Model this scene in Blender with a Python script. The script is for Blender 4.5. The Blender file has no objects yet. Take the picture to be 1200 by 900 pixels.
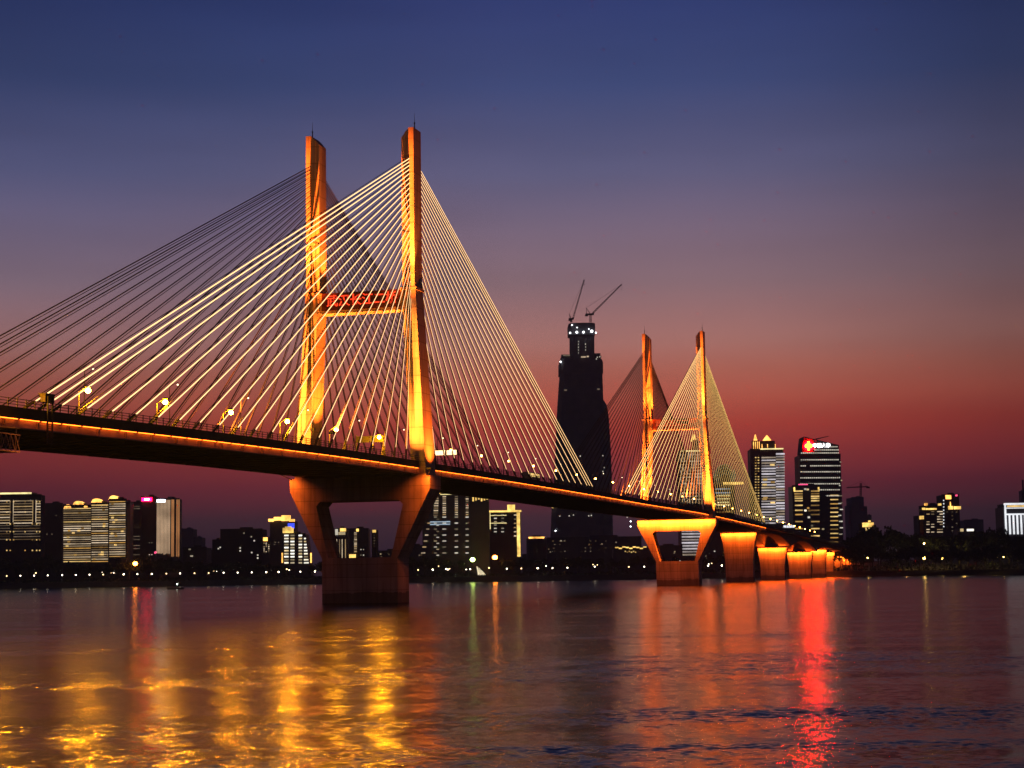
import bpy, math, random
from mathutils import Vector, Matrix
R = math.radians
rng = random.Random(7)
SC = bpy.context.scene
COL = SC.collection

HAZE = 7.5e-5
# ------------------------------------------------------------------ helpers
class MB:
    """collects polygons; build() links them as ONE mesh object"""
    def __init__(s): s.v = []; s.f = []; s.m = []
    def add(s, vs, fs, m=0):
        b = len(s.v); s.v.extend(tuple(p) for p in vs)
        for f in fs: s.f.append(tuple(b + i for i in f)); s.m.append(m)
    def box(s, x0, x1, y0, y1, z0, z1, m=0):
        s.hexa([(x0,y0,z0),(x1,y0,z0),(x1,y1,z0),(x0,y1,z0),(x0,y0,z1),(x1,y0,z1),(x1,y1,z1),(x0,y1,z1)], m)
    def hexa(s, p, m=0):
        s.add(p, [(0,3,2,1),(4,5,6,7),(0,1,5,4),(1,2,6,5),(2,3,7,6),(3,0,4,7)], m)
    def loft(s, rings, m=0, caps=True, closed=True):
        n = len(rings[0]); vs = [p for r in rings for p in r]; fs = []
        for i in range(len(rings) - 1):
            for j in range(n if closed else n - 1):
                k = (j + 1) % n
                fs.append((i*n+j, i*n+k, (i+1)*n+k, (i+1)*n+j))
        if caps and closed:
            fs.append(tuple(reversed(range(n)))); fs.append(tuple((len(rings)-1)*n + j for j in range(n)))
        s.add(vs, fs, m)
    def tube(s, p0, p1, r0, r1=None, n=6, m=0):
        r1 = r0 if r1 is None else r1
        p0, p1 = Vector(p0), Vector(p1); d = (p1 - p0).normalized()
        a = d.cross(Vector((0,0,1)) if abs(d.z) < .95 else Vector((1,0,0))).normalized(); b = d.cross(a)
        ring = lambda c, r: [c + a*(r*math.cos(2*math.pi*i/n)) + b*(r*math.sin(2*math.pi*i/n)) for i in range(n)]
        s.loft([ring(p0, r0), ring(p1, r1)], m)
    def ball(s, c, rx, ry=None, rz=None, n=10, k=6, m=0):
        ry = rx if ry is None else ry; rz = rx if rz is None else rz
        rings = []
        for i in range(k + 1):
            t = -math.pi/2 + math.pi*min(max(i/k, .02), .98)
            rings.append([(c[0]+rx*math.cos(t)*math.cos(2*math.pi*j/n), c[1]+ry*math.cos(t)*math.sin(2*math.pi*j/n), c[2]+rz*math.sin(t)) for j in range(n)])
        s.loft(rings, m)
    def mesh(s, name, mats, smooth=False):
        me = bpy.data.meshes.new(name); me.from_pydata(s.v, [], s.f)
        for mt in (mats if isinstance(mats, (list, tuple)) else [mats]): me.materials.append(mt)
        me.polygons.foreach_set('material_index', s.m)
        if smooth: me.polygons.foreach_set('use_smooth', [True]*len(s.f))
        me.update(); return me
    def build(s, name, mats, parent=None, loc=None, smooth=False):
        return link(name, s.mesh(name, mats, smooth), parent, loc)

def link(name, data, parent=None, loc=None):
    o = bpy.data.objects.new(name, data); COL.objects.link(o)
    if parent is not None: o.parent = parent
    if loc is not None: o.location = loc
    return o
def tag(o, label=None, cat=None, group=None, kind=None):
    if label: o['label'] = label
    if cat: o['category'] = cat
    if group: o['group'] = group
    if kind: o['kind'] = kind
    return o
def empty(name, loc, label, cat, group=None, rz=0.0):
    o = link(name, None, None, loc); o.rotation_euler = (0, 0, rz); return tag(o, label, cat, group)
def dup(root, loc, rz=None, label=None):
    r = root.copy(); COL.objects.link(r); r.location = loc
    if rz is not None: r.rotation_euler = (0, 0, rz)
    if label: r['label'] = label
    for ch in list(root.children):
        c = ch.copy(); COL.objects.link(c); c.parent = r
        for g in ch.children:
            d = g.copy(); COL.objects.link(d); d.parent = c
    return r
ORD = ['first','second','third','fourth','fifth','sixth','seventh','eighth','ninth','tenth','eleventh','twelfth','thirteenth',
       'fourteenth','fifteenth','sixteenth','seventeenth','eighteenth','nineteenth','twentieth','twenty-first','twenty-second',
       'twenty-third','twenty-fourth','twenty-fifth','twenty-sixth','twenty-seventh','twenty-eighth','twenty-ninth','thirtieth']

# ------------------------------------------------------------------ materials
def mat(name, color, rough=.8, var=.25, scale=.6, metal=0.0, spec=.3, streak=None, joint=0, tide=False):
    m = bpy.data.materials.new(name); m.use_nodes = True; nt = m.node_tree; N = nt.nodes; L = nt.links
    b = N['Principled BSDF']; b.inputs['Roughness'].default_value = rough; b.inputs['Metallic'].default_value = metal
    b.inputs['Specular IOR Level'].default_value = spec
    tc = N.new('ShaderNodeTexCoord'); mp = N.new('ShaderNodeMapping'); L.new(tc.outputs['Object'], mp.inputs['Vector'])
    if streak: mp.inputs['Scale'].default_value = streak
    nz = N.new('ShaderNodeTexNoise'); nz.inputs['Scale'].default_value = scale; nz.inputs['Detail'].default_value = 5
    L.new(mp.outputs[0], nz.inputs['Vector'])
    rp = N.new('ShaderNodeValToRGB'); e = rp.color_ramp.elements
    e[0].position = .3; e[1].position = .72
    e[0].color = (*[c*(1-var) for c in color], 1); e[1].color = (*[min(1, c*(1+var)) for c in color], 1)
    L.new(nz.outputs['Fac'], rp.inputs[0]); last = rp.outputs[0]
    def mulby(fac_socket, lo):
        nonlocal last
        k = N.new('ShaderNodeMix'); k.data_type = 'RGBA'; k.blend_type = 'MULTIPLY'; k.inputs[7].default_value = (lo, lo, lo, 1)
        L.new(fac_socket, k.inputs[0]); L.new(last, k.inputs[6]); last = k.outputs[2]
    def M_(op, a, b_):
        n_ = N.new('ShaderNodeMath'); n_.operation = op
        for i, x in enumerate((a, b_)):
            if isinstance(x, (int, float)): n_.inputs[i].default_value = x
            else: L.new(x, n_.inputs[i])
        return n_.outputs[0]
    if joint:
        sz = N.new('ShaderNodeSeparateXYZ'); L.new(tc.outputs['Object'], sz.inputs[0])
        mulby(M_('LESS_THAN', M_('FRACT', M_('DIVIDE', sz.outputs['Z'], joint), 0), .055), .62)        # pour joints
        st = N.new('ShaderNodeTexNoise'); st.inputs['Scale'].default_value = .9; st.inputs['Detail'].default_value = 4
        ms = N.new('ShaderNodeMapping'); ms.inputs['Scale'].default_value = (1.6, 1.6, .05); L.new(tc.outputs['Object'], ms.inputs['Vector']); L.new(ms.outputs[0], st.inputs['Vector'])
        mulby(M_('MULTIPLY', M_('GREATER_THAN', st.outputs['Fac'], .56), .5), .6)                      # run-off streaks
        lf = N.new('ShaderNodeTexWhiteNoise'); lf.noise_dimensions = '1D'; L.new(M_('FLOOR', M_('DIVIDE', sz.outputs['Z'], joint), 0), lf.inputs['W'])
        mulby(lf.outputs['Value'], .80)                                                                  # each pour a little different
        if tide: mulby(M_('LESS_THAN', M_('ADD', sz.outputs['Z'], M_('MULTIPLY', nz.outputs['Fac'], 1.6)), 3.4), .45)
    L.new(last, b.inputs['Base Color'])
    return m
def emis(name, color, strength, sample=True, var=.0, scale=.3, base=(.02,.02,.02)):
    m = bpy.data.materials.new(name); m.use_nodes = True; nt = m.node_tree; N = nt.nodes; L = nt.links
    b = N['Principled BSDF']; b.inputs['Base Color'].default_value = (*base, 1); b.inputs['Roughness'].default_value = .5
    b.inputs['Emission Color'].default_value = (*color, 1); b.inputs['Emission Strength'].default_value = strength
    if var:
        tc = N.new('ShaderNodeTexCoord'); nz = N.new('ShaderNodeTexNoise'); nz.inputs['Scale'].default_value = scale
        geo = N.new('ShaderNodeNewGeometry'); L.new(geo.outputs['Position'], nz.inputs['Vector'])
        mr = N.new('ShaderNodeMapRange'); mr.inputs[1].default_value = .3; mr.inputs[2].default_value = .7
        mr.inputs[3].default_value = strength*(1-var); mr.inputs[4].default_value = strength*(1+var)
        L.new(nz.outputs['Fac'], mr.inputs[0]); L.new(mr.outputs[0], b.inputs['Emission Strength'])
    if not sample: m.cycles.emission_sampling = 'NONE'
    return m

M = {}
M['concrete'] = mat('pylon_concrete', (.40,.33,.27), .85, .16, .35, streak=(1,1,.18), joint=4.2)
M['pier'] = mat('pier_concrete', (.36,.30,.25), .9, .28, .3, streak=(1.2,1.2,.25), joint=3.1, tide=True)
M['fascia'] = mat('dark_fascia', (.035,.033,.034), .8, .3, .4)
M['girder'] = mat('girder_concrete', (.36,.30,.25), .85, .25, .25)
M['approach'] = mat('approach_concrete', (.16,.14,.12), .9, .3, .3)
M['asphalt'] = mat('asphalt', (.05,.05,.05), .9, .2, 1.5)
M['rail'] = mat('railing_steel', (.10,.09,.085), .6, .2, 2.0, metal=.3)
M['steel'] = mat('dark_steel', (.06,.06,.062), .5, .2, 2.0, metal=.4)
M['pole'] = mat('lamp_pole_steel', (.075,.072,.07), .45, .15, 2.0, metal=.4)
M['sheath'] = mat('cable_sheath', (.035,.032,.032), .6, .2, .5)
M['led'] = emis('cable_light_channel', (1,.58,.25), 2.2, sample=False)  # ribbons added to the cables, emission stands in for floodlight
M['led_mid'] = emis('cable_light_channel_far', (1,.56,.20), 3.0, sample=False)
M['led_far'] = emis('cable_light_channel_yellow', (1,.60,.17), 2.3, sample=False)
M['strip'] = emis('girder_light_tube', (1,.125,.008), 11, sample=False)
M['sodium'] = emis('sodium_lamp_glass', (1,.34,.0025), 2600, sample=True)
M['sodium_small'] = emis('sodium_lamp_glass_dim', (1,.40,.05), 75, sample=False)
M['dimlamp'] = emis('tall_lamp_glass', (1,.70,.42), 4, sample=False)
M['white_lamp'] = emis('white_lamp_glass', (1,.78,.48), 22, sample=False)
M['lamp_pale'] = emis('pale_lamp_glass', (1,.86,.62), 9, sample=False)
M['lamp_amber'] = emis('amber_lamp_glass', (1,.66,.30), 5, sample=False)
M['red_sign'] = emis('red_letters', (1,.045,.012), 1.5, sample=False)
M['red_sign_far'] = emis('red_letters_far', (1,.10,.025), .9, sample=False)
M['board_far'] = mat('red_board', (.22,.045,.02), .7, .3, .5)  # brighter copy of the board, stronger light put into its colour
M['board'] = mat('dark_red_board', (.06,.008,.005), .7, .2, .4)
M['flood'] = emis('floodlight_glass', (1,.55,.15), 12, sample=False)

# facade stuff
M['wall_black'] = mat('dark_glass_facade', (.062,.060,.072), .55, .3, .05)
M['wall_grey'] = mat('dusky_render_facade', (.045,.040,.046), .85, .25, .05)
M['wall_brown'] = mat('brown_tile_facade', (.07,.05,.045), .85, .25, .05)
M['wall_pale'] = mat('pale_render_facade', (.16,.14,.14), .85, .2, .05)
M['wall_far'] = mat('distant_grey_facade', (.12,.10,.13), .9, .15, .03)  # lighter purple grey puts the distance haze into the facade colour
M['slab'] = mat('tower_slab_concrete', (.11,.105,.125), .9, .25, .08)
M['win_cream'] = emis('cream_lit_window', (1,.76,.48), .62, False, .45, .11)
M['win_white'] = emis('white_lit_window', (1,.92,.74), .6, False, .4, .13)
M['win_bright'] = emis('bright_lit_window', (1,.95,.8), 1.6, False, .3, .13)
M['win_warm'] = emis('warm_lit_window', (1,.66,.22), .8, False, .5, .12)
M['win_dim'] = emis('dim_lit_window', (1,.75,.5), .14, False, .6, .15)
M['win_blue'] = emis('pale_blue_lit_window', (.62,.82,1), .55, False, .3, .13)
M['crown_orange'] = emis('floodlit_roof_orange', (1,.45,.09), 2.4, False, .65, .16)  # emission stands in for floodlight falling on the roofs
M['crown_yellow'] = emis('floodlit_roof_yellow', (1,.62,.15), 1.4, False, .55, .16)  # yellow floodlight on roofs and crowns, put in as emission
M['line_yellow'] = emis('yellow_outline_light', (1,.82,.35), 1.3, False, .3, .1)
M['band_silver'] = emis('floodlit_silver_ribs', (1,.66,.40), .46, False, .35, .06)  # ribs glow by themselves in place of floodlight
M['band_copper'] = emis('floodlit_copper_ribs', (1,.42,.15), .36, False, .35, .06)  # floodlight on the copper ribs, also as emission
M['band_mauve'] = emis('pale_mauve_balcony_light', (.92,.83,.86), .55, False, .35, .1)
M['line_white'] = emis('white_outline_light', (.93,.95,1), 1.0, False, .15, .1)
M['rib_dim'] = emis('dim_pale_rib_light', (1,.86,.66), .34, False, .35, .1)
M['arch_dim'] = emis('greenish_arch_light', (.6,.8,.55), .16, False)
M['sign_red'] = emis('red_sign_panel', (1,.00004,.0004), 420, False)
M['sign_gold'] = emis('gold_emblem', (1,.45,.02), 9.0, False)
M['sign_white'] = emis('white_letters', (1,1,1), 7, False)
M['sign_blue'] = emis('blue_sign', (.06,.10,1), 1.6, False)
M['sign_pink'] = emis('pink_sign', (1,.0015,.022), 42, False)
M['sign_pink_dim'] = emis('pink_sign_dim', (1,.08,.22), 1.6, False)
M['sign_bright'] = emis('white_rooftop_sign', (.85,.9,1), 14, False)
M['flame'] = emis('orange_floodlamp', (1,.24,.02), 60, False)
M['green_lamp'] = emis('green_yellow_floodlamp', (.72,1,.2), 26, False)
M['monument'] = emis('floodlit_white_stone', (1,.85,.52), .95, False, .4, .2)  # stone given its own glow instead of floodlight
M['tree_lamp'] = emis('park_lamp_glass', (1,.62,.13), 55, True)
M['work'] = emis('work_lamp_glass', (.95,1,1), 8, False)
M['panel_lit'] = emis('lit_lane_panel', (1,.62,.28), 3.2, False, .25, 1.2)
M['bark'] = mat('bark', (.05,.04,.03), .95, .3, 1.0)
M['leaf'] = mat('leaves', (.030,.042,.018), .9, .45, .35)
M['hull'] = mat('boat_hull_paint', (.03,.03,.035), .7, .3, 1.5)
M['cloth'] = mat('dark_clothing', (.03,.03,.04), .9, .3, 3)
M['land'] = mat('dark_earth', (.016,.015,.013), .95, .4, .05)
M['paving'] = mat('promenade_stone', (.08,.075,.07), .9, .3, .2)
M['bus'] = mat('bus_paint', (.30,.26,.22), .4, .1, .5)
M['rubber'] = mat('rubber', (.02,.02,.02), .9, .2, 2)

VARI = {}
for k_, c_, e_ in (('win_cream',(1,.76,.48),.62),('win_white',(1,.90,.70),.6),('win_bright',(1,.86,.60),1.2),('win_warm',(1,.62,.2),.8),('win_dim',(1,.7,.42),.15),('band_mauve',(.92,.83,.86),.55)):
    VARI[M[k_].name] = [M[k_], M[k_]]
    for j_, (f_, g_, b_) in enumerate(((.30,.9,.75),(.62,.94,.85),(1.45,1.02,1.08),(.8,.86,.6))):
        if k_ == 'band_mauve' and j_ == 0: continue
        VARI[M[k_].name].append(emis(M[k_].name + '_tone', (c_[0], c_[1]*g_, min(1, c_[2]*b_)), e_*f_*.85, False, .35, .13))
vrng = random.Random(17)
# ------------------------------------------------------------------ camera (from a fit of the bridge's geometry)
F, PITCH, ROLL, CH = 2092.45, R(6.03), R(.831), 6.87     # focal length in px of a 1200 px wide frame
cam = bpy.data.cameras.new('camera'); cam.sensor_width = 36; cam.lens = F/1200*36
cam.clip_start = .5; cam.clip_end = 60000
co = link('camera', cam, None, (0, 0, CH))
co.matrix_world = Matrix.Translation((0, 0, CH)) @ Matrix.Rotation(math.pi/2 + PITCH, 4, 'X') @ Matrix.Rotation(-ROLL, 4, 'Z')
SC.camera = co

def at(px, py, Y):
    """the point of the place at depth Y that was surveyed at pixel px, py of the photograph"""
    X, V = px - 600, 450 - py; cr, sr = math.cos(ROLL), math.sin(ROLL)
    a, b = X*cr + V*sr, -X*sr + V*cr; c, s = math.cos(PITCH), math.sin(PITCH)
    d = Vector((a/F, c - b/F*s, s + b/F*c)); return Vector((0, 0, CH)) + d*(Y/d.y)

# ------------------------------------------------------------------ the bridge
AZ = R(16.176); BX, BY = -36.29, 437.0
def W(u, v, z): return Vector((BX + u*math.sin(AZ) + v*math.cos(AZ), BY + u*math.cos(AZ) - v*math.sin(AZ), z))
def L_(u, v, z): return (u, -v, z)
bridge = empty('cable_stayed_bridge', (BX, BY, 0), 'long floodlit cable-stayed bridge with two orange twin-legged pylons crossing the river', 'bridge', rz=R(90) - AZ)

PROF = [(-460,29.6),(-300,31.8),(-185,33.1),(-130,34.0),(-89,34.55),(-53,34.95),(0,35.2),(77,35.4),(180,35.25),(264,34.95),(374,34.85),
        (467,33.8),(552,32.65),(694,30.35),(829,28.0),(968,25.3),(1100,22.6),(1300,18.4)]
def rail(u):
    for i in range(len(PROF) - 1):
        if u <= PROF[i+1][0] or i == len(PROF) - 2:
            a, b = PROF[i], PROF[i+1]; p = PROF[max(i-1, 0)]; q = PROF[min(i+2, len(PROF)-1)]
            t = (u - a[0])/(b[0] - a[0]); h = b[0] - a[0]
            ma = (b[1]-p[1])/(b[0]-p[0])*h; mb = (q[1]-a[1])/(q[0]-a[0])*h
            return (2*t**3-3*t*t+1)*a[1] + (t**3-2*t*t+t)*ma + (-2*t**3+3*t*t)*b[1] + (t**3-t*t)*mb
def us(a, b, st):
    n = max(1, round((b - a)/st)); return [a + (b - a)*i/n for i in range(n + 1)]
U0, UJ, U1 = -440.0, 577.0, 1240.0
def sweep(mb, ul, sec, m=0):
    mb.loft([[L_(u, v, z) for v, z in sec(u)] for u in ul], m)

# deck of the cable-stayed part
d = MB()
sweep(d, us(U0, UJ, 9), lambda u: [(15.2, rail(u)-1.25), (15.2, rail(u)-2.9), (14.4, rail(u)-2.9), (14.4, rail(u)-4.28), (-14.4, rail(u)-4.28), (-14.4, rail(u)-2.9), (-15.2, rail(u)-2.9), (-15.2, rail(u)-1.25)])
# floor beams under the deck
for u in us(U0 + 8, UJ - 8, 8):
    r = rail(u); d.box(u-.25, u+.25, -12.5, 12.5, r-4.62, r-4.285)
deck = d.build('deck', M['fascia'], bridge)
d = MB()
sweep(d, us(U0, U1, 9), lambda u: [(12, rail(u)-1.246), (12, rail(u)-1.20), (-12, rail(u)-1.20), (-12, rail(u)-1.246)])
d.build('roadway', M['asphalt'], deck)
for sgn in (1, -1):
    g = MB()
    sweep(g, us(U0, UJ, 9), lambda u: [(sgn*14.403, rail(u)-2.905), (sgn*14.62, rail(u)-2.905), (sgn*14.62, rail(u)-4.2), (sgn*15.12, rail(u)-4.2), (sgn*15.12, rail(u)-4.34), (sgn*14.403, rail(u)-4.34)][::sgn])
    for u in us(U0 + 4, UJ - 4, 9):       # stiffeners
        r = rail(u); g.box(u-.12, u+.12, -sgn*14.625 if sgn < 0 else -14.95, 14.95 if sgn < 0 else -14.625, r-4.195, r-2.96)
    g.build('edge_girder', M['girder'], bridge)
    s = MB()
    for k, u in enumerate(us(U0 + 2, UJ - 6, 6)):
        s.hexa([L_(u, sgn*14.9, rail(u)-3.0), L_(u+5.2, sgn*14.9, rail(u+5.2)-3.0), L_(u+5.2, sgn*15.04, rail(u+5.2)-3.0), L_(u, sgn*15.04, rail(u)-3.0),
                L_(u, sgn*14.9, rail(u)-2.915), L_(u+5.2, sgn*14.9, rail(u+5.2)-2.915), L_(u+5.2, sgn*15.04, rail(u+5.2)-2.915), L_(u, sgn*15.04, rail(u)-2.915)])
    s.build('light_strip', M['strip'], bridge)
    rl = MB()
    ul = us(U0, U1, 6)
    for dz in (0.0, -.42, -.84):
        sweep(rl, ul, lambda u: [(sgn*15.02, rail(u)+dz-.09), (sgn*15.13, rail(u)+dz-.09), (sgn*15.13, rail(u)+dz), (sgn*15.02, rail(u)+dz)][::sgn])
    for u in us(U0, U1, 2.4):
        r = rail(u); rl.box(u-.07, u+.07, -sgn*15.075-.06, -sgn*15.075+.06, r-1.245, r+.05)
    rl.build('railing', M['rail'], bridge)

# approach viaduct beyond the side span: slab over two haunched box girders
APP = [(577, 26.9, 9.9, 7.6), (707, 19.9, 9.0, 7.4), (842, 18.1, 8.8, 7.4), (955, 20.6, 5.9, 4.8), (1013, 19.1, 5.6, 4.6), (1076, 17.5, 5.4, 4.4), (1150, 15.9, 5.4, 4.4)]
def soffit(u):
    for a, b in zip(APP, APP[1:]):
        if u <= b[0]:
            t = (u - a[0])/(b[0] - a[0]); mid = lambda x: rail(x) - 4.4
            if t < .5: return mid(u) - (mid(a[0]) - a[1] - .35)*(1 - 2*t)**2
            return mid(u) - (mid(b[0]) - b[1] - .35)*(2*t - 1)**2
    return rail(u) - 5.5
d = MB()
sweep(d, us(UJ + .6, U1, 9), lambda u: [(15.2, rail(u)-1.25), (15.2, rail(u)-2.5), (13, rail(u)-2.9), (-13, rail(u)-2.9), (-15.2, rail(u)-2.5), (-15.2, rail(u)-1.25)])
d.build('approach_slab', M['fascia'], bridge)
for sgn in (1, -1):
    d = MB()
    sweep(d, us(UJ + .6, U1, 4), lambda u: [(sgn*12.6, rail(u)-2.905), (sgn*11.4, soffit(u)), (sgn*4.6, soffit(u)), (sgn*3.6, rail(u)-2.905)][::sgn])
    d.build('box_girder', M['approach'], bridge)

# piers
def pier_v(u0):
    half = 4.13
    zt = rail(u0) - 4.8
    outer = [(-18.2,zt),(18.2,zt),(18.1,27.2),(9.7,10.8),(9.7,-4),(-9.7,-4),(-9.7,10.8),(-18.1,27.2)]
    inner = [(-10.2,24.7),(10.2,24.7),(11.2,23.6),(8.1,11.0),(-8.1,11.0),(-11.2,23.6)]
    m = MB()
    # front and back walls as quads between outer and inner outlines
    for uu, flip in ((u0-half, False), (u0+half, True)):
        P = [L_(uu, v, z) for v, z in outer] + [L_(uu, v, z) for v, z in inner]
        q = [(0,1,9,8),(1,2,10,9),(2,3,11,10),(3,6,12,11),(6,7,13,12),(7,0,8,13),(3,4,5,6)]
        m.add(P, [tuple(reversed(f)) if flip else f for f in q])
    for ring, flip in ((outer, False), (inner, True)):
        n = len(ring)
        for i in range(n):
            a, b = ring[i], ring[(i+1) % n]
            f = [L_(u0-half, *a), L_(u0+half, *a), L_(u0+half, *b), L_(u0-half, *b)]
            m.add(f if not flip else f[::-1], [(0,1,2,3)])
    pr = m.build('pier', M['pier'], bridge)
    for v in (-8.5, 8.5):
        for uu in (-2.2, 2.2):
            bm = MB(); bm.box(u0+uu-.8, u0+uu+.8, -v-1.4, -v+1.4, zt+.002, rail(u0)-4.29); bm.build('bearing', M['fascia'], pr)
    return pr
def pier_solid(u0, ztop, ht, hb, t=5.6):
    m = MB(); ring = lambda z, h, k: [L_(u0-k, -h, z), L_(u0-k, h, z), L_(u0+k, h, z), L_(u0+k, -h, z)]
    zb = -4; zm = ztop*.42
    m.loft([ring(zb, hb, t/2), ring(zm, hb+.05, t/2), ring(ztop-5, hb+(ht-hb)*.55, t/2), ring(ztop-1.2, ht, t/2), ring(ztop, ht, t/2)])
    return m.build('pier', M['pier'], bridge)
for u0 in (0, 400): pier_v(u0)
for (u0, zt, a, b) in APP: pier_solid(u0, zt, a, b)
pier_solid(-190, 27.6, 8.0, 6.5)

# pylons
CJK = '\u6b66\u6c49\u957f\u6c5f\u4e8c\u6865'          # the six characters on the cross beam
def text_mesh(body, size, extrude, mt, bold=.0):
    cu = bpy.data.curves.new('lettering', 'FONT'); cu.body = body; cu.size = size; cu.extrude = extrude; cu.offset = bold
    cu.align_x = 'CENTER'; cu.align_y = 'CENTER'
    t = bpy.data.objects.new('lettering', cu); COL.objects.link(t)
    bpy.context.view_layer.update()
    dg = bpy.context.evaluated_depsgraph_get(); me = bpy.data.meshes.new_from_object(t.evaluated_get(dg))
    bpy.data.objects.remove(t); bpy.data.curves.remove(cu)
    me.materials.clear(); me.materials.append(mt); return me
SIGN = text_mesh(CJK, 3.1, .12, M['red_sign'], .03)
SIGN_FAR = SIGN.copy(); SIGN_FAR.materials[0] = M['red_sign_far']
ZT, ZC = 116.3, 76.5
def make_pylon(u0):
    py = link('pylon', None, bridge, (u0, 0, 0))
    for s in (1, -1):
        m = MB()
        def pr(v0, v1, hu, zb, za, zb2):   # a vertical strip of the leg: bottom zb, tops za (at v0) and zb2 (at v1)
            p = [L_(-hu, s*v0, zb), L_(hu, s*v0, zb), L_(hu, s*v1, zb), L_(-hu, s*v1, zb), L_(-hu, s*v0, za), L_(hu, s*v0, za), L_(hu, s*v1, zb2), L_(-hu, s*v1, zb2)]
            m.hexa(p if s < 0 else [p[i] for i in (3,2,1,0,7,6,5,4)])
        pr(10.9, 11.85, 2.30, ZC, ZT-2.3, ZT-1.15)
        pr(11.85, 12.95, 2.58, ZC, ZT-1.15, ZT)
        pr(12.95, 14.25, 2.80, ZC, ZT, ZT)
        leg = m.build('leg', M['concrete'], py)
        m = MB()
        ring = lambda z, v0, v1, hu: [L_(-hu, s*v0, z), L_(-hu, s*v1, z), L_(hu, s*v1, z), L_(hu, s*v0, z)][::s]
        def vv(z): t = (ZC - z)/(ZC - 30.3); return 10.9 + 2.45*t, 14.4 + 2.65*t, 2.85 + .85*t
        m.loft([ring(z, *vv(z)) for z in (30.36, 45, 60, ZC-.6)])
        m.build('lower_shaft', M['concrete'], leg)
        m = MB()
        m.loft([ring(z, 10.6, 14.75, 3.2) for z in (ZC-.598, ZC-.002)])
        m.build('collar', M['concrete'], leg)
        m = MB()
        m.tube(L_(0, s*13.6, ZT), L_(0, s*13.6, ZT+1.6), .16, .12); m.tube(L_(0, s*13.6, ZT+1.6), L_(0, s*13.6, ZT+4.2), .07, .03)
        m.ball(L_(0, s*13.6, ZT+1.7), .24, n=8, k=5)
        m.build('lightning_rod', M['steel'], leg)
    m = MB(); m.box(-2.2, 2.2, -10.95, 10.95, 71.2, 76.3); m.build('cross_beam', M['concrete'], py)
    m = MB(); m.box(-2.2, 2.2, -13.2, 13.2, 27.5+3.0, 30.9); m.build('tie_beam', M['fascia'], py)
    m = MB(); m.box(-2.3, -2.205, -10.3, 10.3, 71.9, 76.25); m.build('sign_board', M['board'] if u0 == 0 else M['board_far'], py)  # dark board added over the floodlit beam face to keep it dim
    o = link('sign_lettering', SIGN if u0 == 0 else SIGN_FAR, py, L_(-2.44, .3, 74.1))
    o.rotation_euler = Matrix(((0,0,-1),(-1,0,0),(0,1,0))).to_euler()
    return py
pyl = {u0: make_pylon(u0) for u0 in (0, 400)}

# stay cables: dark sheath with an added outer ribbon that glows in place of floodlight
def cable_mb(mb, u0, side, sgn, i, n, mats_off=0):
    left = sgn < 0
    if i < n - 3: du = 11 + 7.95*i
    else: du = 11 + 7.95*(n - 4) + 7.6 + (i - (n - 3))*3.9
    za = 108.5 - (.8*(n-1-i) + .036*(n-1-i)**2)
    if za < ZC - 1: za = ZC - 1 - (ZC - 1 - za)*.9
    vl = 13.0 if za > ZC else 13.0 + (ZC - za)*.05
    hu = 2.75 if za > ZC else 2.9
    ud = u0 + sgn*du
    a = Vector((sgn*hu + u0, side*vl, za)); b = Vector((ud, side*14.55, rail(ud) - .9))
    d_ = (b - a).normalized(); out = Vector((0, side, 0)); out = (out - d_*out.dot(d_)).normalized(); up = d_.cross(out).normalized()
    T = lambda p: L_(p.x, p.y, p.z)
    mb.tube(T(a), T(b), .075, n=6, m=0); mb.tube(T(a - up*.46), T(b - up*.46), .075, n=5, m=0)      # twin strands
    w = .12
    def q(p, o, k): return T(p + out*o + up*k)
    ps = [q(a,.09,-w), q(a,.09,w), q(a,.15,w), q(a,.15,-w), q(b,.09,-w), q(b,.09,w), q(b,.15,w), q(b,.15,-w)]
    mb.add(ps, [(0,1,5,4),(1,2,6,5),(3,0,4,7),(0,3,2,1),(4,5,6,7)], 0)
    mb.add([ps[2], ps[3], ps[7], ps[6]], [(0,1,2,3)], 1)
    # anchor pipe at the deck
    mb.tube(T(b - d_*2.2), T(b + d_*.6), .22, .26, n=6, m=0)
NC = 23
rest = MB(); count = 0
order = [(0,1,-1,i) for i in range(NC)] + [(0,1,1,i) for i in range(NC)] + [(0,-1,-1,i) for i in range(NC)] + [(0,-1,1,i) for i in range(NC)] \
      + [(400,1,-1,i) for i in range(NC-1,-1,-1)] + [(400,1,1,i) for i in range(NC)] + [(400,-1,-1,i) for i in range(NC)] + [(400,-1,1,i) for i in range(NC)]
for (u0, side, sgn, i) in order:
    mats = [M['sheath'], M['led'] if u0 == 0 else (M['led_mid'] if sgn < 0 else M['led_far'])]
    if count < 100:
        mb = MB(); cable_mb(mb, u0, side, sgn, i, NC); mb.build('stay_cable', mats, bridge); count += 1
    elif u0 == 400 and sgn > 0: pass
    else: cable_mb(rest, u0, side, sgn, i, NC)
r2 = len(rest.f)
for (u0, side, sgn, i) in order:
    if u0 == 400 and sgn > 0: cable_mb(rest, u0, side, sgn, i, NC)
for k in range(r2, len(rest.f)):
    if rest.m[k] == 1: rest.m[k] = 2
tag(rest.build('stay_cable', [M['sheath'], M['led_mid'], M['led_far']], bridge), kind='stuff')

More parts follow.
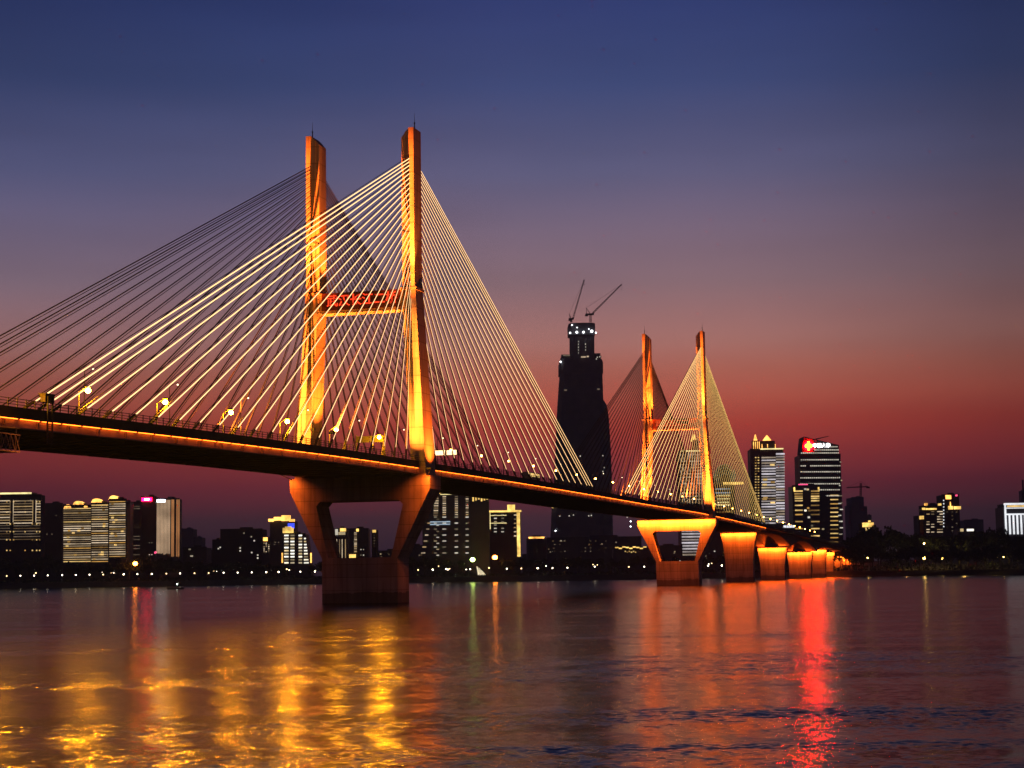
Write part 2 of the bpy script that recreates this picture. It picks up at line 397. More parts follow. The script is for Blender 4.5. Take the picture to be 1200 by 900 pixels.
# ------------------------------------------------------------------ floodlighting of the bridge (real fixtures, sodium coloured)
SOD = (1.0, .215, .020)
NL = [0]
def spot(loc, tgt, power, ang, blend=.8, color=SOD, radius=.15):
    l = bpy.data.lights.new('floodlight_beam', 'SPOT'); l.energy = power; l.color = color; l.spot_size = R(ang); l.spot_blend = blend; l.shadow_soft_size = radius
    o = link('floodlight_beam', l, None, loc); o.rotation_euler = (Vector(tgt) - Vector(loc)).to_track_quat('-Z', 'Y').to_euler(); return o
def area(loc, tgt, sx, sy, xdir, power, color=SOD):
    l = bpy.data.lights.new('floodlight_row', 'AREA'); l.shape = 'RECTANGLE'; l.size = sx; l.size_y = sy; l.energy = power; l.color = color
    o = link('floodlight_row', l, None, loc)
    z = (Vector(loc) - Vector(tgt)).normalized(); x = Vector(xdir); x = (x - z*x.dot(z)).normalized(); y = z.cross(x)
    o.matrix_world = Matrix.Translation(loc) @ Matrix((x, y, z)).transposed().to_4x4(); return o
VD = W(0,1,0) - W(0,0,0)
fix = MB()
def fixture(u, v, z, mb):    # a small floodlight housing on a bracket
    mb.box(u-.35, u+.35, -v-.45, -v+.45, z-.95, z-.35)
    mb.tube(L_(u, v, z-1.8), L_(u, v, z-.9), .09)
PK = 1.0
RED = (1.0, .145, .010)
def spot_p(loc, tgt, power, ang, blend=.8, color=SOD): return spot(loc, tgt, power*PK, ang, blend, color)
for u0 in (0, 400):
    PK = 1.0 if u0 == 0 else 1.7; SODP = SOD if u0 == 0 else (1.0, .15, .012)
    for s in (1, -1):
        spot_p(W(u0-60, s*15.4, 37.4), W(u0-2.8, s*15.2, 56), 1800e3, 30, .7, SODP)
        spot_p(W(u0-17, s*17.0, 34.8), W(u0-3, s*15.9, 43), 150e3, 50, .9, SODP)
        spot_p(W(u0-70, s*15.4, 37.4), W(u0-2.8, s*13.4, 92), (5200e3 if u0 == 0 else 2600e3), 23, .7, RED)
        spot_p(W(u0-5.6, s*14.6, ZC+.7), W(u0-2.8, s*13.9, ZC+20), 130e3, 50, .9, SODP)
        spot_p(W(u0-.5, s*22.0, 31.0), W(u0, s*16, 45), 75e3, 84, 1, RED)
        spot_p(W(u0-1, s*3.0, 35.0), W(u0, s*12, 58), 300e3, 52, .9, RED)
        spot_p(W(u0+.5, s*6.5, 77.0), W(u0, s*10.9, 90), 80e3, 60, .9, RED)
        for (a, b, c) in ((u0-60, s*15.4, 38.3), (u0-70, s*15.4, 38.3)):
            m = MB(); fixture(a, b, c-.9, m); m.build('floodlight', M['steel'], bridge)
    spot_p(W(u0-5, 0, 36), W(u0, 0, 72.5), 420e3, 52, .9, SODP)
# pier heads
for s in (1, -1):
    spot(W(-7.0, s*19.0, 31.0), W(-4.1, s*17.4, 27.5), 6e3, 100, 1, RED)
    spot(W(-8.2, s*19.6, 31.4), W(-4.1, s*15.6, 21.5), 6e3, 40, 1, RED)
    m = MB(); m.box(-8.6, -6.6, -s*19.4-.5, -s*19.4+.5, 31.55, 31.95); m.tube(L_(-4.0, s*17.6, 30.2), L_(-7.6, s*19.4, 31.6), .12)
    m.build('floodlight', M['steel'], bridge)
area(W(400-5.6, 0, rail(400)-5.0), W(400-4.3, 0, 24), 35.5, .3, VD, 50e3, (1,.125,.008))
for (u0, zt, a, b) in APP:
    area(W(u0-4.0, 0, zt-.1), W(u0-2.85, 0, zt-6), a*1.9, .3, VD, 15e3, (1,.125,.008))
    area(W(u0-4.3, 0, zt-.8), W(u0-12, 0, zt+8), a*1.8, .4, VD, 6e3, (1,.09,.006))

# ------------------------------------------------------------------ street lamps on the deck
BR = R(90) - AZ
def lamp_proto(label, group, h, arm, head_r, glass, big):
    t = empty('street_lamp', (0,0,0), label, 'street lamp', group, BR)
    m = MB(); m.tube((0,0,0), (0,0,h-.6), .11, .08, 8); m.box(-.25,.25,-.25,.25,0,.3); m.build('pole', M['pole'], t)
    m = MB(); m.tube((0,0,h-.65), (0,-arm*.6,h-.1), .07, .06, 6); m.tube((0,-arm*.6,h-.1), (0,-arm,h), .06, .05, 6); m.build('arm', M['pole'], t)
    hd = MB(); hd.ball((0,-arm,h+.1), head_r*1.05, head_r*1.05, head_r*.5, m=0); 
    hd.build('lamp_head', M['pole'], t)
    g = MB(); g.ball((0,-arm,h-.22-head_r*.6), head_r, head_r, head_r*.9, 7, 4); g.build('lamp_glass', glass, t)
    return t
grp = 'sodium street lamps along the near edge of the bridge deck'
near_u = [-159 + 26.2*k for k in range(-3, 38)]
near_u = [u for u in near_u if abs(u) > 9 and abs(u-400) > 9]
n = 0
p1 = p2 = None
for k, u in enumerate(near_u):
    vis = u > -172
    lab = 'low street lamp beyond the left frame edge on the near deck edge'
    if vis:
        where = 'left of the near pylon' if u < 0 else ('between the two pylons' if u < 400 else 'beyond the far pylon')
        base = [x for x in near_u if x > -172 and ((u < 0) == (x < 0)) and ((u < 400) == (x < 400))]
        lab = 'low gold-glowing street lamp %s, %s from the left there' % (where, ORD[base.index(u)])
    if u < 0:
        if p1 is None: p1 = lamp_proto(lab, grp, 4.6, 1.6, .46, M['sodium'], True); p1.location = W(u, 12.6, rail(u)-1.2)
        else: dup(p1, W(u, 12.6, rail(u)-1.2), None, lab)
    else:
        if p2 is None: p2 = lamp_proto(lab, grp, 4.6, 1.6, .30, M['sodium_small'], True); p2.location = W(u, 12.6, rail(u)-1.2)
        else: dup(p2, W(u, 12.6, rail(u)-1.2), None, lab)
grp = 'tall dim lamps along the far edge of the bridge deck'
p3 = None
fu = [-77.6 - 34.5 + 34.5*k for k in range(0, 30)]
for k, u in enumerate(fu):
    lab = 'tall thin lamp post with dim head on the far deck edge, %s from the left' % (ORD[k],)
    if p3 is None: p3 = lamp_proto(lab, grp, 13.2, 1.8, .19, M['dimlamp'], False); p3.location = W(u, -13.2, rail(u)-1.2)
    else: dup(p3, W(u, -13.2, rail(u)-1.2), None, lab)

# lane-signal gantries beside the near pylon
def gantry(u, v0, v1, label, lit):
    t = empty('sign_gantry', W(u, 0, rail(u)-1.2), label, 'sign gantry', rz=BR)
    for v in (v0, v1):
        m = MB(); m.tube((0,-v,0), (0,-v,5.2), .16, .12, 8); m.box(-.3,.3,-v-.3,-v+.3,0,.25); m.build('post', M['pole'], t)
    m = MB(); m.box(-.15,.15,-v1,-v0,4.35,4.6); m.box(-.15,.15,-v1,-v0,3.4,3.6)
    for i in range(7):
        a = v0 + (v1-v0)*i/7; b = v0 + (v1-v0)*(i+1)/7
        m.tube((0,-a,3.5), (0,-b,4.5), .05, n=4)
    m.build('beam', M['steel'], t)
    w = (v1 - v0 - .6)/2
    for i in range(2):
        a = v0 + .2 + i*(w + .2)
        m = MB(); m.box(-.5,-.2,-(a+w),-a,3.3,4.75, 0)
        if lit: m.box(-.56,-.502,-(a+w)+.12,-a-.12,3.42,4.63, 1)
        m.build('panel', [M['steel'], M['panel_lit']], t)
gantry(31, 7.6, 14.0, 'lit orange-white sign gantry just right of the near pylon base', True)
gantry(-24, 7.0, 14.0, 'dark unlit sign gantry just left of the near pylon base', False)

# a city bus on the deck
bt = empty('city_bus', W(118, 9.3, rail(118)-1.2), 'pale city bus with lit windows driving between the pylons', 'bus', rz=BR)
m = MB()
sec = lambda x, t: [(x, -1.25*t, .45), (x, 1.25*t, .45), (x, 1.27*t, 1.6), (x, 1.2*t, 2.95), (x, .9*t, 3.15), (x, -.9*t, 3.15), (x, -1.2*t, 2.95), (x, -1.27*t, 1.6)]
m.loft([sec(-5.9,.94), sec(-5.6,1), sec(5.5,1), sec(5.9,.95)]); m.build('body', M['bus'], bt)
for s in (1,-1):
    m = MB()
    for i in range(8): m.box(-5.2+1.3*i, -4.1+1.3*i, s*1.262-.02, s*1.262+.02, 1.65, 2.7)
    m.build('side_windows', M['win_warm'], bt)
    for x in (-3.6, 3.4):
        m = MB(); m.tube((x, s*1.0, .48), (x, s*1.3, .48), .48, n=14); m.build('wheel', M['rubber'], bt)
m = MB(); m.box(5.91,5.96,-1.0,1.0,1.5,2.7); m.build('windscreen', M['win_dim'], bt)

# inspection gantry hung under the deck at the left, and the ladder cage above it
gt = empty('inspection_gantry', W(-186, 15.0, 27.6), 'orange-lit steel lattice inspection gantry hanging under the deck at far left', 'gantry', rz=BR)
m = MB()
n = 9
for y in (0, 9.0):
    for z in (-2.2, .3):
        m.tube((-5.0, y, z), (6.2, y, z), .09, n=5)
    for i in range(n):
        x0 = -5 + 11.2*i/n; x1 = -5 + 11.2*(i+1)/n
        m.tube((x0,y,-2.2), (x1,y,.3), .06, n=4); m.tube((x0,y,.3), (x1,y,-2.2), .06, n=4); m.tube((x0,y,-2.2), (x0,y,.3), .06, n=4)
for i in range(n+1):
    x0 = -5 + 11.2*i/n; m.tube((x0,0,-2.2), (x0,9,-2.2), .06, n=4)
m.build('lattice', M['girder'], gt)
m = MB()
for x in (-4, 5): m.box(x-.15, x+.15, -.1, .1, .3, 1.3)
m.build('hanger', M['steel'], gt)
spot(W(-178, 19, 24.5), W(-186, 14, 27.2), 1800, 90, 1)
lt = empty('ladder_cage', W(-172.6, 15.35, 28.6), 'dark steel ladder and cabinet fixed outside the railing at left', 'ladder', rz=BR)
m = MB()
for x in (-.7, .7): m.box(x-.1, x+.1, -.35, -.15, -1.6, 5.6)
for i in range(22): m.tube((-.7,-.25,-1.5+.32*i), (.7,-.25,-1.5+.32*i), .04, n=4)
m.build('rungs', M['steel'], lt)
m = MB(); m.box(-1.3,1.3,-.2,.9,4.7,5.9); m.box(-1.45,1.45,-.3,1.0,5.9,6.0); m.build('cabinet', M['rail'], lt)

# ------------------------------------------------------------------ river and land
w = bpy.data.materials.new('river_water'); w.use_nodes = True; nt = w.node_tree; N = nt.nodes; L = nt.links
b = N['Principled BSDF']; b.inputs['Base Color'].default_value = (.012,.010,.012,1); b.inputs['IOR'].default_value = 1.333
b.inputs['Roughness'].default_value = .17; b.inputs['Specular IOR Level'].default_value = .5
geo = N.new('ShaderNodeNewGeometry')
def vm(op, a=None, bb=None, sc=None):
    n_ = N.new('ShaderNodeVectorMath'); n_.operation = op
    for i, x in enumerate((a, bb)):
        if x is None: continue
        if isinstance(x, (tuple, Vector)): n_.inputs[i].default_value = x
        else: L.new(x, n_.inputs[i])
    if sc is not None:
        if isinstance(sc, (int, float)): n_.inputs['Scale'].default_value = sc
        else: L.new(sc, n_.inputs['Scale'])
    return n_.outputs[0]
def mt(op, a, bb=None, clamp=False):
    n_ = N.new('ShaderNodeMath'); n_.operation = op; n_.use_clamp = clamp
    for i, x in enumerate((a, bb)):
        if x is None: continue
        if isinstance(x, (int, float)): n_.inputs[i].default_value = x
        else: L.new(x, n_.inputs[i])
    return n_.outputs[0]
def noise(vec, scale, detail=2, rough=.5, out='Color', dist=0):
    n_ = N.new('ShaderNodeTexNoise'); n_.inputs['Scale'].default_value = scale; n_.inputs['Detail'].default_value = detail
    n_.inputs['Roughness'].default_value = rough; n_.inputs['Distortion'].default_value = dist; L.new(vec, n_.inputs['Vector']); return n_.outputs[out]
def mr(x, a, b_, c, d_, smooth=True):
    n_ = N.new('ShaderNodeMapRange'); n_.interpolation_type = 'SMOOTHSTEP' if smooth else 'LINEAR'
    L.new(x, n_.inputs[0])
    for i, k in enumerate((a, b_, c, d_)): n_.inputs[1+i].default_value = k
    return n_.outputs[0]
P = geo.outputs['Position']
pa = vm('MULTIPLY', P, (.62, .62, 1.0))
s1 = vm('SUBTRACT', noise(pa, 1.5, 2), (.5,.5,.5))          # wind chop, metres long
s2 = vm('SUBTRACT', noise(pa, 4.2, 1), (.5,.5,.5))          # ripples
s3 = vm('SUBTRACT', noise(vm('MULTIPLY', P, (.25,1,1)), .12, 3), (.5,.5,.5))   # slow swell
# zones of rough and calm water: a rougher patch towards the near shore, long current lines elsewhere
sp = N.new('ShaderNodeSeparateXYZ'); L.new(P, sp.inputs[0])
wob = mt('MULTIPLY', mt('SUBTRACT', noise(vm('MULTIPLY', P, (.35,1,1)), .035, 3, out='Fac'), .5), 60)
dist = mt('ADD', mt('ADD', sp.outputs['Y'], mt('MULTIPLY', sp.outputs['X'], -.25)), wob)
rough_near = mr(dist, 118, 148, 1.05, .72)
lines = mr(noise(vm('MULTIPLY', P, (.10,1.0,1)), .055, 4, out='Fac', dist=.5), .40, .60, .30, 1.15)
amp = mt('MULTIPLY', rough_near, lines)
tot = vm('ADD', vm('ADD', vm('SCALE', s1, sc=.30), vm('SCALE', s2, sc=.36)), vm('SCALE', s3, sc=.30))
tot = vm('SCALE', tot, sc=amp)
nrm = vm('NORMALIZE', vm('ADD', vm('MULTIPLY', tot, (1,1,0)), (0,0,1)))
L.new(nrm, b.inputs['Normal'])
silt = N.new('ShaderNodeBsdfDiffuse'); silt.inputs['Color'].default_value = (.016,.010,.009,1)      # muddy river body under the surface
mixs = N.new('ShaderNodeMixShader'); mixs.inputs[0].default_value = .30
L.new(b.outputs[0], mixs.inputs[1]); L.new(silt.outputs[0], mixs.inputs[2]); L.new(mixs.outputs[0], N['Material Output'].inputs['Surface'])
def bank_y(X):
    pts = [(-5000,2000),(-900,1440),(-400,1420),(0,1398),(230,1400),(300,1330),(360,1262),(700,1230),(5000,1500)]
    for (x0,y0),(x1,y1) in zip(pts, pts[1:]):
        if X <= x1: return y0 + (y1-y0)*(X-x0)/(x1-x0)
    return pts[-1][1]
m = MB(); m.add([(-5000,-2500,0),(5000,-2500,0),(5000,2200,0),(-5000,2200,0)], [(0,1,2,3)])
tag(m.build('river', w), kind='structure')
def land_z(X, dd):
    z = -2 if dd <= 0 else (-2 + 6.2*min(dd/16, 1) if dd < 16 else 4.2)
    if dd > 34: z += min((dd-34)/90, 1)*(1.5 + (7 if X > 330 else (7*max(0, (X-230)/100) if X > 230 else 0)))
    return z
xs = [-5000,-3000,-2000] + list(range(-1500,1501,30)) + [2000,3000,5000]
ds = [0,8,16,22,34,60,90,124,300,900,2500,4200]
m = MB(); nx = len(xs); vs = []; fs = []
lr = random.Random(3)
for dd in ds:
    for X in xs: vs.append((X + (lr.uniform(-4,4) if 16 > dd > 0 else 0), bank_y(X)+dd + (lr.uniform(-2,2) if dd in (0,8) else 0), land_z(X, dd)))
for i in range(len(ds)-1):
    for j in range(nx-1): fs.append((i*nx+j, i*nx+j+1, (i+1)*nx+j+1, (i+1)*nx+j))
m.add(vs, fs); tag(m.build('river_bank', M['land']), kind='structure')
m = MB()
for a, c in zip(xs, xs[1:]):
    if a < -1500 or c > 1500: continue
    m.hexa([(a,bank_y(a)+17,4.0),(c,bank_y(c)+17,4.0),(c,bank_y(c)+25,4.0),(a,bank_y(a)+25,4.0),(a,bank_y(a)+17,4.26),(c,bank_y(c)+17,4.26),(c,bank_y(c)+25,4.26),(a,bank_y(a)+25,4.26)])
tag(m.build('promenade', M['paving']), kind='structure')

# ------------------------------------------------------------------ promenade lamps
def prom_proto(lab, glass):
    t = empty('promenade_lamp', (0,0,0), lab, 'lamp', 'pale lamps along the far promenade')
    m = MB(); m.tube((0,0,0), (0,0,5.4), .10, .07, 6); m.build('pole', M['steel'], t)
    g = MB(); g.ball((0,0,5.8), .5, n=10, k=6); g.build('lamp_globe', glass, t)
    return t
lx = [8,24,40,56,73,89,105,121,145,161,178,195,211,228,244.5,262,278.5,295,312,326.5,352,369,490,507,525,551,594,611,630,647.5,665,737,755,830,846]
pp = {}
plr = random.Random(9)
for k, x in enumerate(lx):
    X = at(x, 668, 1420).x; Yb = bank_y(X) + 20; X = X*Yb/1420
    if x < 380: lab = 'pale promenade lamp on the far bank left of the near pier, %s from the left' % ORD[k]
    elif x < 700: lab = 'pale promenade lamp on the far bank between the piers, %s from the left' % ORD[k-22]
    else: lab = 'pale promenade lamp on the far bank around the far pier, %s from the left' % ORD[k-31]
    gl = plr.choice(['white_lamp','lamp_pale','lamp_pale','lamp_amber'])
    if gl not in pp: pp[gl] = prom_proto(lab, M[gl]); pp[gl].location = (X, Yb, 4.26)
    else: dup(pp[gl], (X, Yb, 4.26), None, lab)

# ------------------------------------------------------------------ far-bank buildings
class Bld:
    def __init__(s, name, label, x0, x1, yt, Y, depth, wall, cat='building', yb=664, group=None, body=True, ybody=None):
        s.Y = Y; a = at(x0, (yt+yb)/2, Y); b_ = at(x1, (yt+yb)/2, Y); s.cx = (a.x+b_.x)/2; s.hw = (b_.x-a.x)/2; s.d = depth
        s.zb = 4.4; s.zt = at((x0+x1)/2, yt, Y).z - s.zb
        s.root = empty(name, (s.cx, Y, s.zb), label, cat, group)
        s.sh = {}
        if body: s.block(x0, x1, yt, wall)
    def lp(s, px, py): p = at(px, py, s.Y); return p.x - s.cx, p.z - s.zb
    def block(s, x0, x1, yt, wall, yb=None, name='wall', y0=0.0, y1=None, taper=0.0):
        """a storeyed volume of the building between two surveyed edges"""
        xm = (x0+x1)/2; z1 = s.lp(xm, yt)[1]; z0 = -.5 if yb is None else s.lp(xm, yb)[1]
        ym = yt if yb is None else (yt+yb)/2
        ym = (yt + (664 if yb is None else yb))/2
        X0, X1 = s.lp(x0, ym)[0], s.lp(x1, ym)[0]; y1 = s.d if y1 is None else y1
        m = MB(); m.hexa([(X0,y0,z0),(X1,y0,z0),(X1,y1,z0),(X0,y1,z0),(X0+taper,y0,z1),(X1-taper,y0,z1),(X1-taper,y1,z1),(X0+taper,y1,z1)])
        if yb is None and (X1-X0) > 6:   # parapet and roof plant
            p = .5; m.box(X0+taper-.15, X1-taper+.15, y0-.15, y0+.35, z1-.3, z1+.8)
            w_ = (X1-X0)*.3; c = (X0+X1)/2 + (X1-X0)*.1; m.box(c-w_/2, c+w_/2, y0+3, y0+8, z1, z1+2.2)
        return m.build(name, wall, s.root)
    def lit(s, x0, x1, y0, y1, mt_, name='window', y=-.12, t=.35):
        """one lit opening or light band on the front"""
        if mt_.name in VARI: mt_ = vrng.choice(VARI[mt_.name])
        w_, h_ = (x1-x0)*s.Y/F, (y1-y0)*s.Y/F; key = (round(w_,2), round(h_,2), mt_, t)
        if key not in s.sh:
            m = MB(); m.box(-w_/2, w_/2, -t/2, t/2, -h_/2, h_/2); s.sh[key] = m.mesh(name, mt_)
        X, Z = s.lp((x0+x1)/2, (y0+y1)/2); return link(name, s.sh[key], s.root, (X, y, Z))
    def bands(s, x0, x1, ys, h, mt_, name='balcony_band', skip=0.0, jit=0.0):
        for y in ys:
            if rng.random() < skip: continue
            j = rng.uniform(0, jit); s.lit(x0 + j, x1 - rng.uniform(0, jit), y-h/2, y+h/2, mt_, name)
    def grid(s, xs_, ys, w_, h, mt_, p=1.0, alt=None, pa=0.0):
        for y in ys:
            for x in xs_:
                if rng.random() < p:
                    s.lit(x-w_/2, x+w_/2, y-h/2, y+h/2, alt if alt and rng.random() < pa else mt_)
def rg(a, b_, n): return [a + (b_-a)*i/(n-1) for i in range(n)]

# 1 hotel at the left edge
B = Bld('hotel_tower', 'broad hotel at the far left with a glowing roof line and lit balcony rows', -14, 48, 580.5, 1500, 12, M['wall_grey'])
B.block(-6, 40, 577.5, M['wall_black'], 580.5, 'roof', 1, 10)
B.lit(-14, 37, 577.2, 579.2, M['line_yellow'], 'roof_light', -.3)
for y in rg(587, 613, 9): 
    B.lit(-14, 11.5, y-.55, y+.55, M['win_cream'], 'balcony_band'); B.lit(16, 38, y-.55, y+.55, M['win_cream'], 'balcony_band'); B.lit(42.5, 47.5, y-.55, y+.55, M['win_cream'], 'balcony_band')
for y in rg(616, 632, 6):
    B.lit(-14, 11.5, y-.4, y+.4, M['win_dim'], 'balcony_band'); B.lit(16, 47, y-.4, y+.4, M['win_dim'], 'balcony_band')
for x in (8,12,16,29.5,38,43,46.5): B.grid([x], [588,600,614,623,632.5,645], 1.4, 1.5, M['win_warm'], .75)
for x in (11.8, 15.6, 38.5, 42.2): B.lit(x-.3, x+.3, 586, 612, M['win_cream'], 'balcony_post', -.15)
# 2 dark block
B = Bld('office_block', 'dark unlit block between the left hotel and the triple apartment tower', 49.5, 73, 590.5, 1560, 12, M['wall_black'])
B.grid([55,61,66], [604,626], 1, 1, M['win_dim'], .6)
# 3 triple apartment tower
B = Bld('apartment_tower', 'stepped triple apartment tower with glowing golden roofs and pale balcony lines', 74, 107, 592.5, 1480, 14, M['wall_grey'])
B.block(107, 128, 590, M['wall_grey'], None, 'wall', -1.2); B.block(128, 148.5, 585.5, M['wall_grey'], None, 'wall', -2.0)
B.block(148.5, 152, 588, M['wall_pale'], None, 'side_wall', 1)
for (a, c, t, yy, fin) in ((74.5,106.5,596,-.2,658),(107.8,127,592,-1.4,658),(128.8,147.6,588,-2.2,652)):
    k = 0
    for y in rg(t, fin, 25):
        B.lit(a, c, y-.5, y+.5, M['win_cream'] if k % 6 else M['win_warm'], 'balcony_band', yy); k += 1
    for j in range(9):
        x = rng.uniform(a+2, c-2); y = rng.choice(rg(t, fin, 25)); B.lit(x-1.6, x+1.6, y-.9, y+.9, M['win_warm'], 'window', yy-.1)
for (a, c, y) in ((74.5,84,591),(85,97.5,587),(98,103,589.8),(106.5,119,584),(119,125,587.2),(127,138.5,580.5),(139,144,584)):
    r = MB(); X0, Z0 = B.lp(a, y+5); X1, Z1 = B.lp(c, y); n = 7
    prof = [(X0 + (X1-X0)*i/n, Z0 + (Z1-Z0)*math.sqrt(max(0, 1-(2*i/n-1)**2))*(1 if c-a > 7 else .7)) for i in range(n+1)]
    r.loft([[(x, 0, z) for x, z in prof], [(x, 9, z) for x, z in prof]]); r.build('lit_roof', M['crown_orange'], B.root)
# 4 slim brown tower
B = Bld('office_tower', 'slim dull brown tower just right of the triple apartment tower', 153.2, 164.8, 589, 1600, 25, M['wall_brown'])
B.lit(149.5, 151.6, 589, 652, M['band_silver'], 'lit_corner', -.2, .6)
B.bands(154, 164, [593.5, 596], .8, M['win_dim']); B.bands(154.5, 164, rg(600, 650, 15), .5, M['win_dim'], skip=.5)
# 5 dark sign tower
B = Bld('office_tower', 'dark tower with a small pink-red sign at its top', 165.3, 183, 582.5, 1520, 12, M['wall_black'])
B.lit(166.2, 178, 583.3, 587.3, M['sign_pink'], 'rooftop_sign', -.4); B.lit(169.5, 175, 584.4, 586.2, M['sign_white'], 'sign_lettering', -.65)
B.grid([178,175], [636,650], 1, 1, M['win_white'], .7)
# 6 silver ribbed tower
B = Bld('office_tower', 'silver and copper ribbed floodlit office tower with a white top sign', 183.4, 210, 585, 1490, 12, M['wall_black'])
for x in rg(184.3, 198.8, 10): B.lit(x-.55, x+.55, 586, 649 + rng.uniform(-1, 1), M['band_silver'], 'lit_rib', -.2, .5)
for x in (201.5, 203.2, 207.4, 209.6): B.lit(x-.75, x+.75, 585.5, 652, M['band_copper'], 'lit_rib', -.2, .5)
B.lit(184, 193.5, 585.6, 588.4, M['sign_bright'], 'rooftop_sign', -.5)
B.lit(181, 183.2, 646.6, 648.8, M['sign_pink_dim'], 'entrance_sign', -.6)
# 7, 8 faint blocks
B = Bld('distant_tower', 'faint hazy tower behind, right of the silver ribbed tower', 212.5, 226, 620, 2300, 30, M['wall_far'])
B.block(226, 236, 630, M['wall_far'], None, 'wall', 4)
B = Bld('apartment_block', 'low dark block right of the silver ribbed tower with two white windows', 214, 242, 642, 1520, 25, M['wall_black'])
B.lit(221, 223.6, 642.8, 644.6, M['win_white']); B.lit(223, 226.2, 650.8, 652.4, M['win_white'])
B = Bld('apartment_block', 'long dark flat-roofed apartment block with a few lit windows, left of the blue-signed tower', 258, 307.5, 620.5, 1650, 30, M['wall_grey'])
B.block(248, 258, 633, M['wall_grey'], None, 'wall', 3)
for x, y in ((286,624.8),(294.5,629),(298,633.6),(256,643),(258,641.5),(281.5,642),(281.5,645.5),(295,647.5),(302,650.5),(302,654)): B.lit(x-.8, x+.8, y-.8, y+.8, M['win_white'])
# 9
B = Bld('small_tower', 'small lit tower with golden top left of the blue-signed tower', 308, 316, 629.5, 1560, 15, M['wall_black'])
B.lit(308.4, 313.5, 629.8, 634, M['crown_orange'], 'lit_roof'); B.grid([309.5, 312, 315], rg(636.5, 646.5, 6), 1.2, 1, M['win_cream'], .75)
# 10 blue-signed tower
B = Bld('office_tower', 'dark square tower with orange-lit roof and blue rooftop sign', 316.3, 344.5, 610.5, 1560, 28, M['wall_black'])
for (a, c, y0, y1) in ((314.7,321,608,611.2),(321,330,605.8,610),(330,340,604,610.5),(339,345,608.4,611.2)): B.lit(a, c, y0, y1, M['crown_orange'], 'lit_roof', 1.0, 5)
for y in (614.2, 616.4, 618.4): B.lit(337.5, 345.3, y-.75, y+.75, M['sign_blue'], 'rooftop_sign', -1.5)
B.grid([323,326.5,321.5], [632,635.5,638], 1, 1, M['win_dim'], .8)
# 11 bright-windowed block
B = Bld('apartment_block', 'brightly lit apartment block with golden crown and sloping right side', 329.8, 358, 626, 1490, 22, M['wall_black'])
Xa, Za = B.lp(358, 626); Xb, Zb = B.lp(365.5, 660)
m = MB(); m.hexa([(Xa,0,-.5),(Xb,0,-.5),(Xb,22,-.5),(Xa,22,-.5),(Xa-.3,0,Za),(Xa+.4,0,Za),(Xa+.4,22,Za),(Xa-.3,22,Za)]); m.build('sloping_wall', M['wall_black'], B.root)
B.lit(331.5, 343.5, 618.5, 624.5, M['crown_yellow'], 'lit_crown', .5, 4); B.lit(334, 341, 617, 618.6, M['crown_yellow'], 'lit_crown', 1.0, 3)
for i, y in enumerate(rg(627.5, 659.5, 10)):
    for (a, c) in ((333.2,338.2),(340.4,345),(350,354)): B.lit(a, c, y-.85, y+.85, M['win_bright'])
    if i > 0: B.lit(356.3, 358 + i*.42, y-.8, y+.8, M['win_bright'])
for x in (330.8, 364.5): B.lit(x-.8, x+.8, 648, 659.5, M['crown_orange'], 'lit_corner')
# 12 seen through the near pier's opening
B = Bld('office_block', 'block with white vertical light lines seen through the near pier opening', 392.5, 406.5, 620, 1480, 20, M['wall_black'])
for x in (394.5, 398, 401, 404.8): B.lit(x-.45, x+.45, 632, 654, M['win_cream'], 'lit_rib')
B.lit(392.8, 396, 620, 627, M['win_white']); B.lit(398.5, 405.5, 619, 622.8, M['crown_yellow'], 'lit_roof'); B.lit(396.5, 404.6, 623.5, 626.8, M['win_white'])
B = Bld('apartment_block', 'dark block with two white window columns seen through the near pier opening', 406.8, 432, 620, 1540, 20, M['wall_black'])
B.grid([407.8], rg(626, 641, 8), 2.4, 1, M['win_cream']); B.grid([416.6], rg(624.5, 646.5, 12), 3.2, 1.1, M['win_cream'])
B.lit(417.5, 420.5, 619.6, 622.8, M['crown_yellow'], 'roof_lamp'); B.lit(409, 417, 649.6, 654.2, M['crown_yellow'], 'lit_entrance', -.6); B.grid([423,426], [644,650.5], 1.2, 1.2, M['win_white'])
B = Bld('slim_tower', 'slim tower with a dull red-lit edge seen through the near pier opening', 435.5, 442, 621, 1600, 15, M['wall_brown'])
B.lit(436.3, 440.6, 621, 624, M['crown_yellow'], 'lit_roof'); B.lit(437, 440, 625, 644, mat('red_lit_tile', (.10,.02,.01)), 'side_panel'); B.grid([438.6], rg(627, 640, 5), 1.2, 1.0, M['win_dim'])  # side panel: red light put into the tile colour
# 13 big apartment slab
B = Bld('apartment_block', 'large dark apartment slab with columns of lit windows right of the near pier', 495, 553.5, 578, 1480, 26, M['wall_black'])
B.block(553.5, 573.2, 580, M['wall_black'], None, 'wall', -1.5)
B.bands(514, 552, [577.2], 1.5, M['crown_yellow'], 'lit_roof'); B.lit(516, 540, 578.9, 579.7, M['line_yellow'], 'roof_light')
for i in range(6): B.lit(553.6+3.3*i, 555.4+3.3*i, 577.5+(i % 2)*2, 587.5-(i % 3), M['crown_yellow'], 'lit_crown', -1.8)
B.bands(553.8, 570.5, [578.4, 586.4], 1.2, M['crown_orange'], 'lit_crown')
ys = rg(582, 603, 9); yl = rg(606, 648, 7)
for (x, w_) in ((520.7,4),(534.8,3.6),(547.4,3.2)):
    B.grid([x], ys, w_, 1.2, M['win_cream'], 1); B.grid([x], yl, w_+.4, 1.2, M['win_white'], 1)
for i, y in enumerate(rg(584, 604, 8)): B.lit(509 - i*.15, 514 - i*.1, y-.7, y+.7, M['win_cream'])
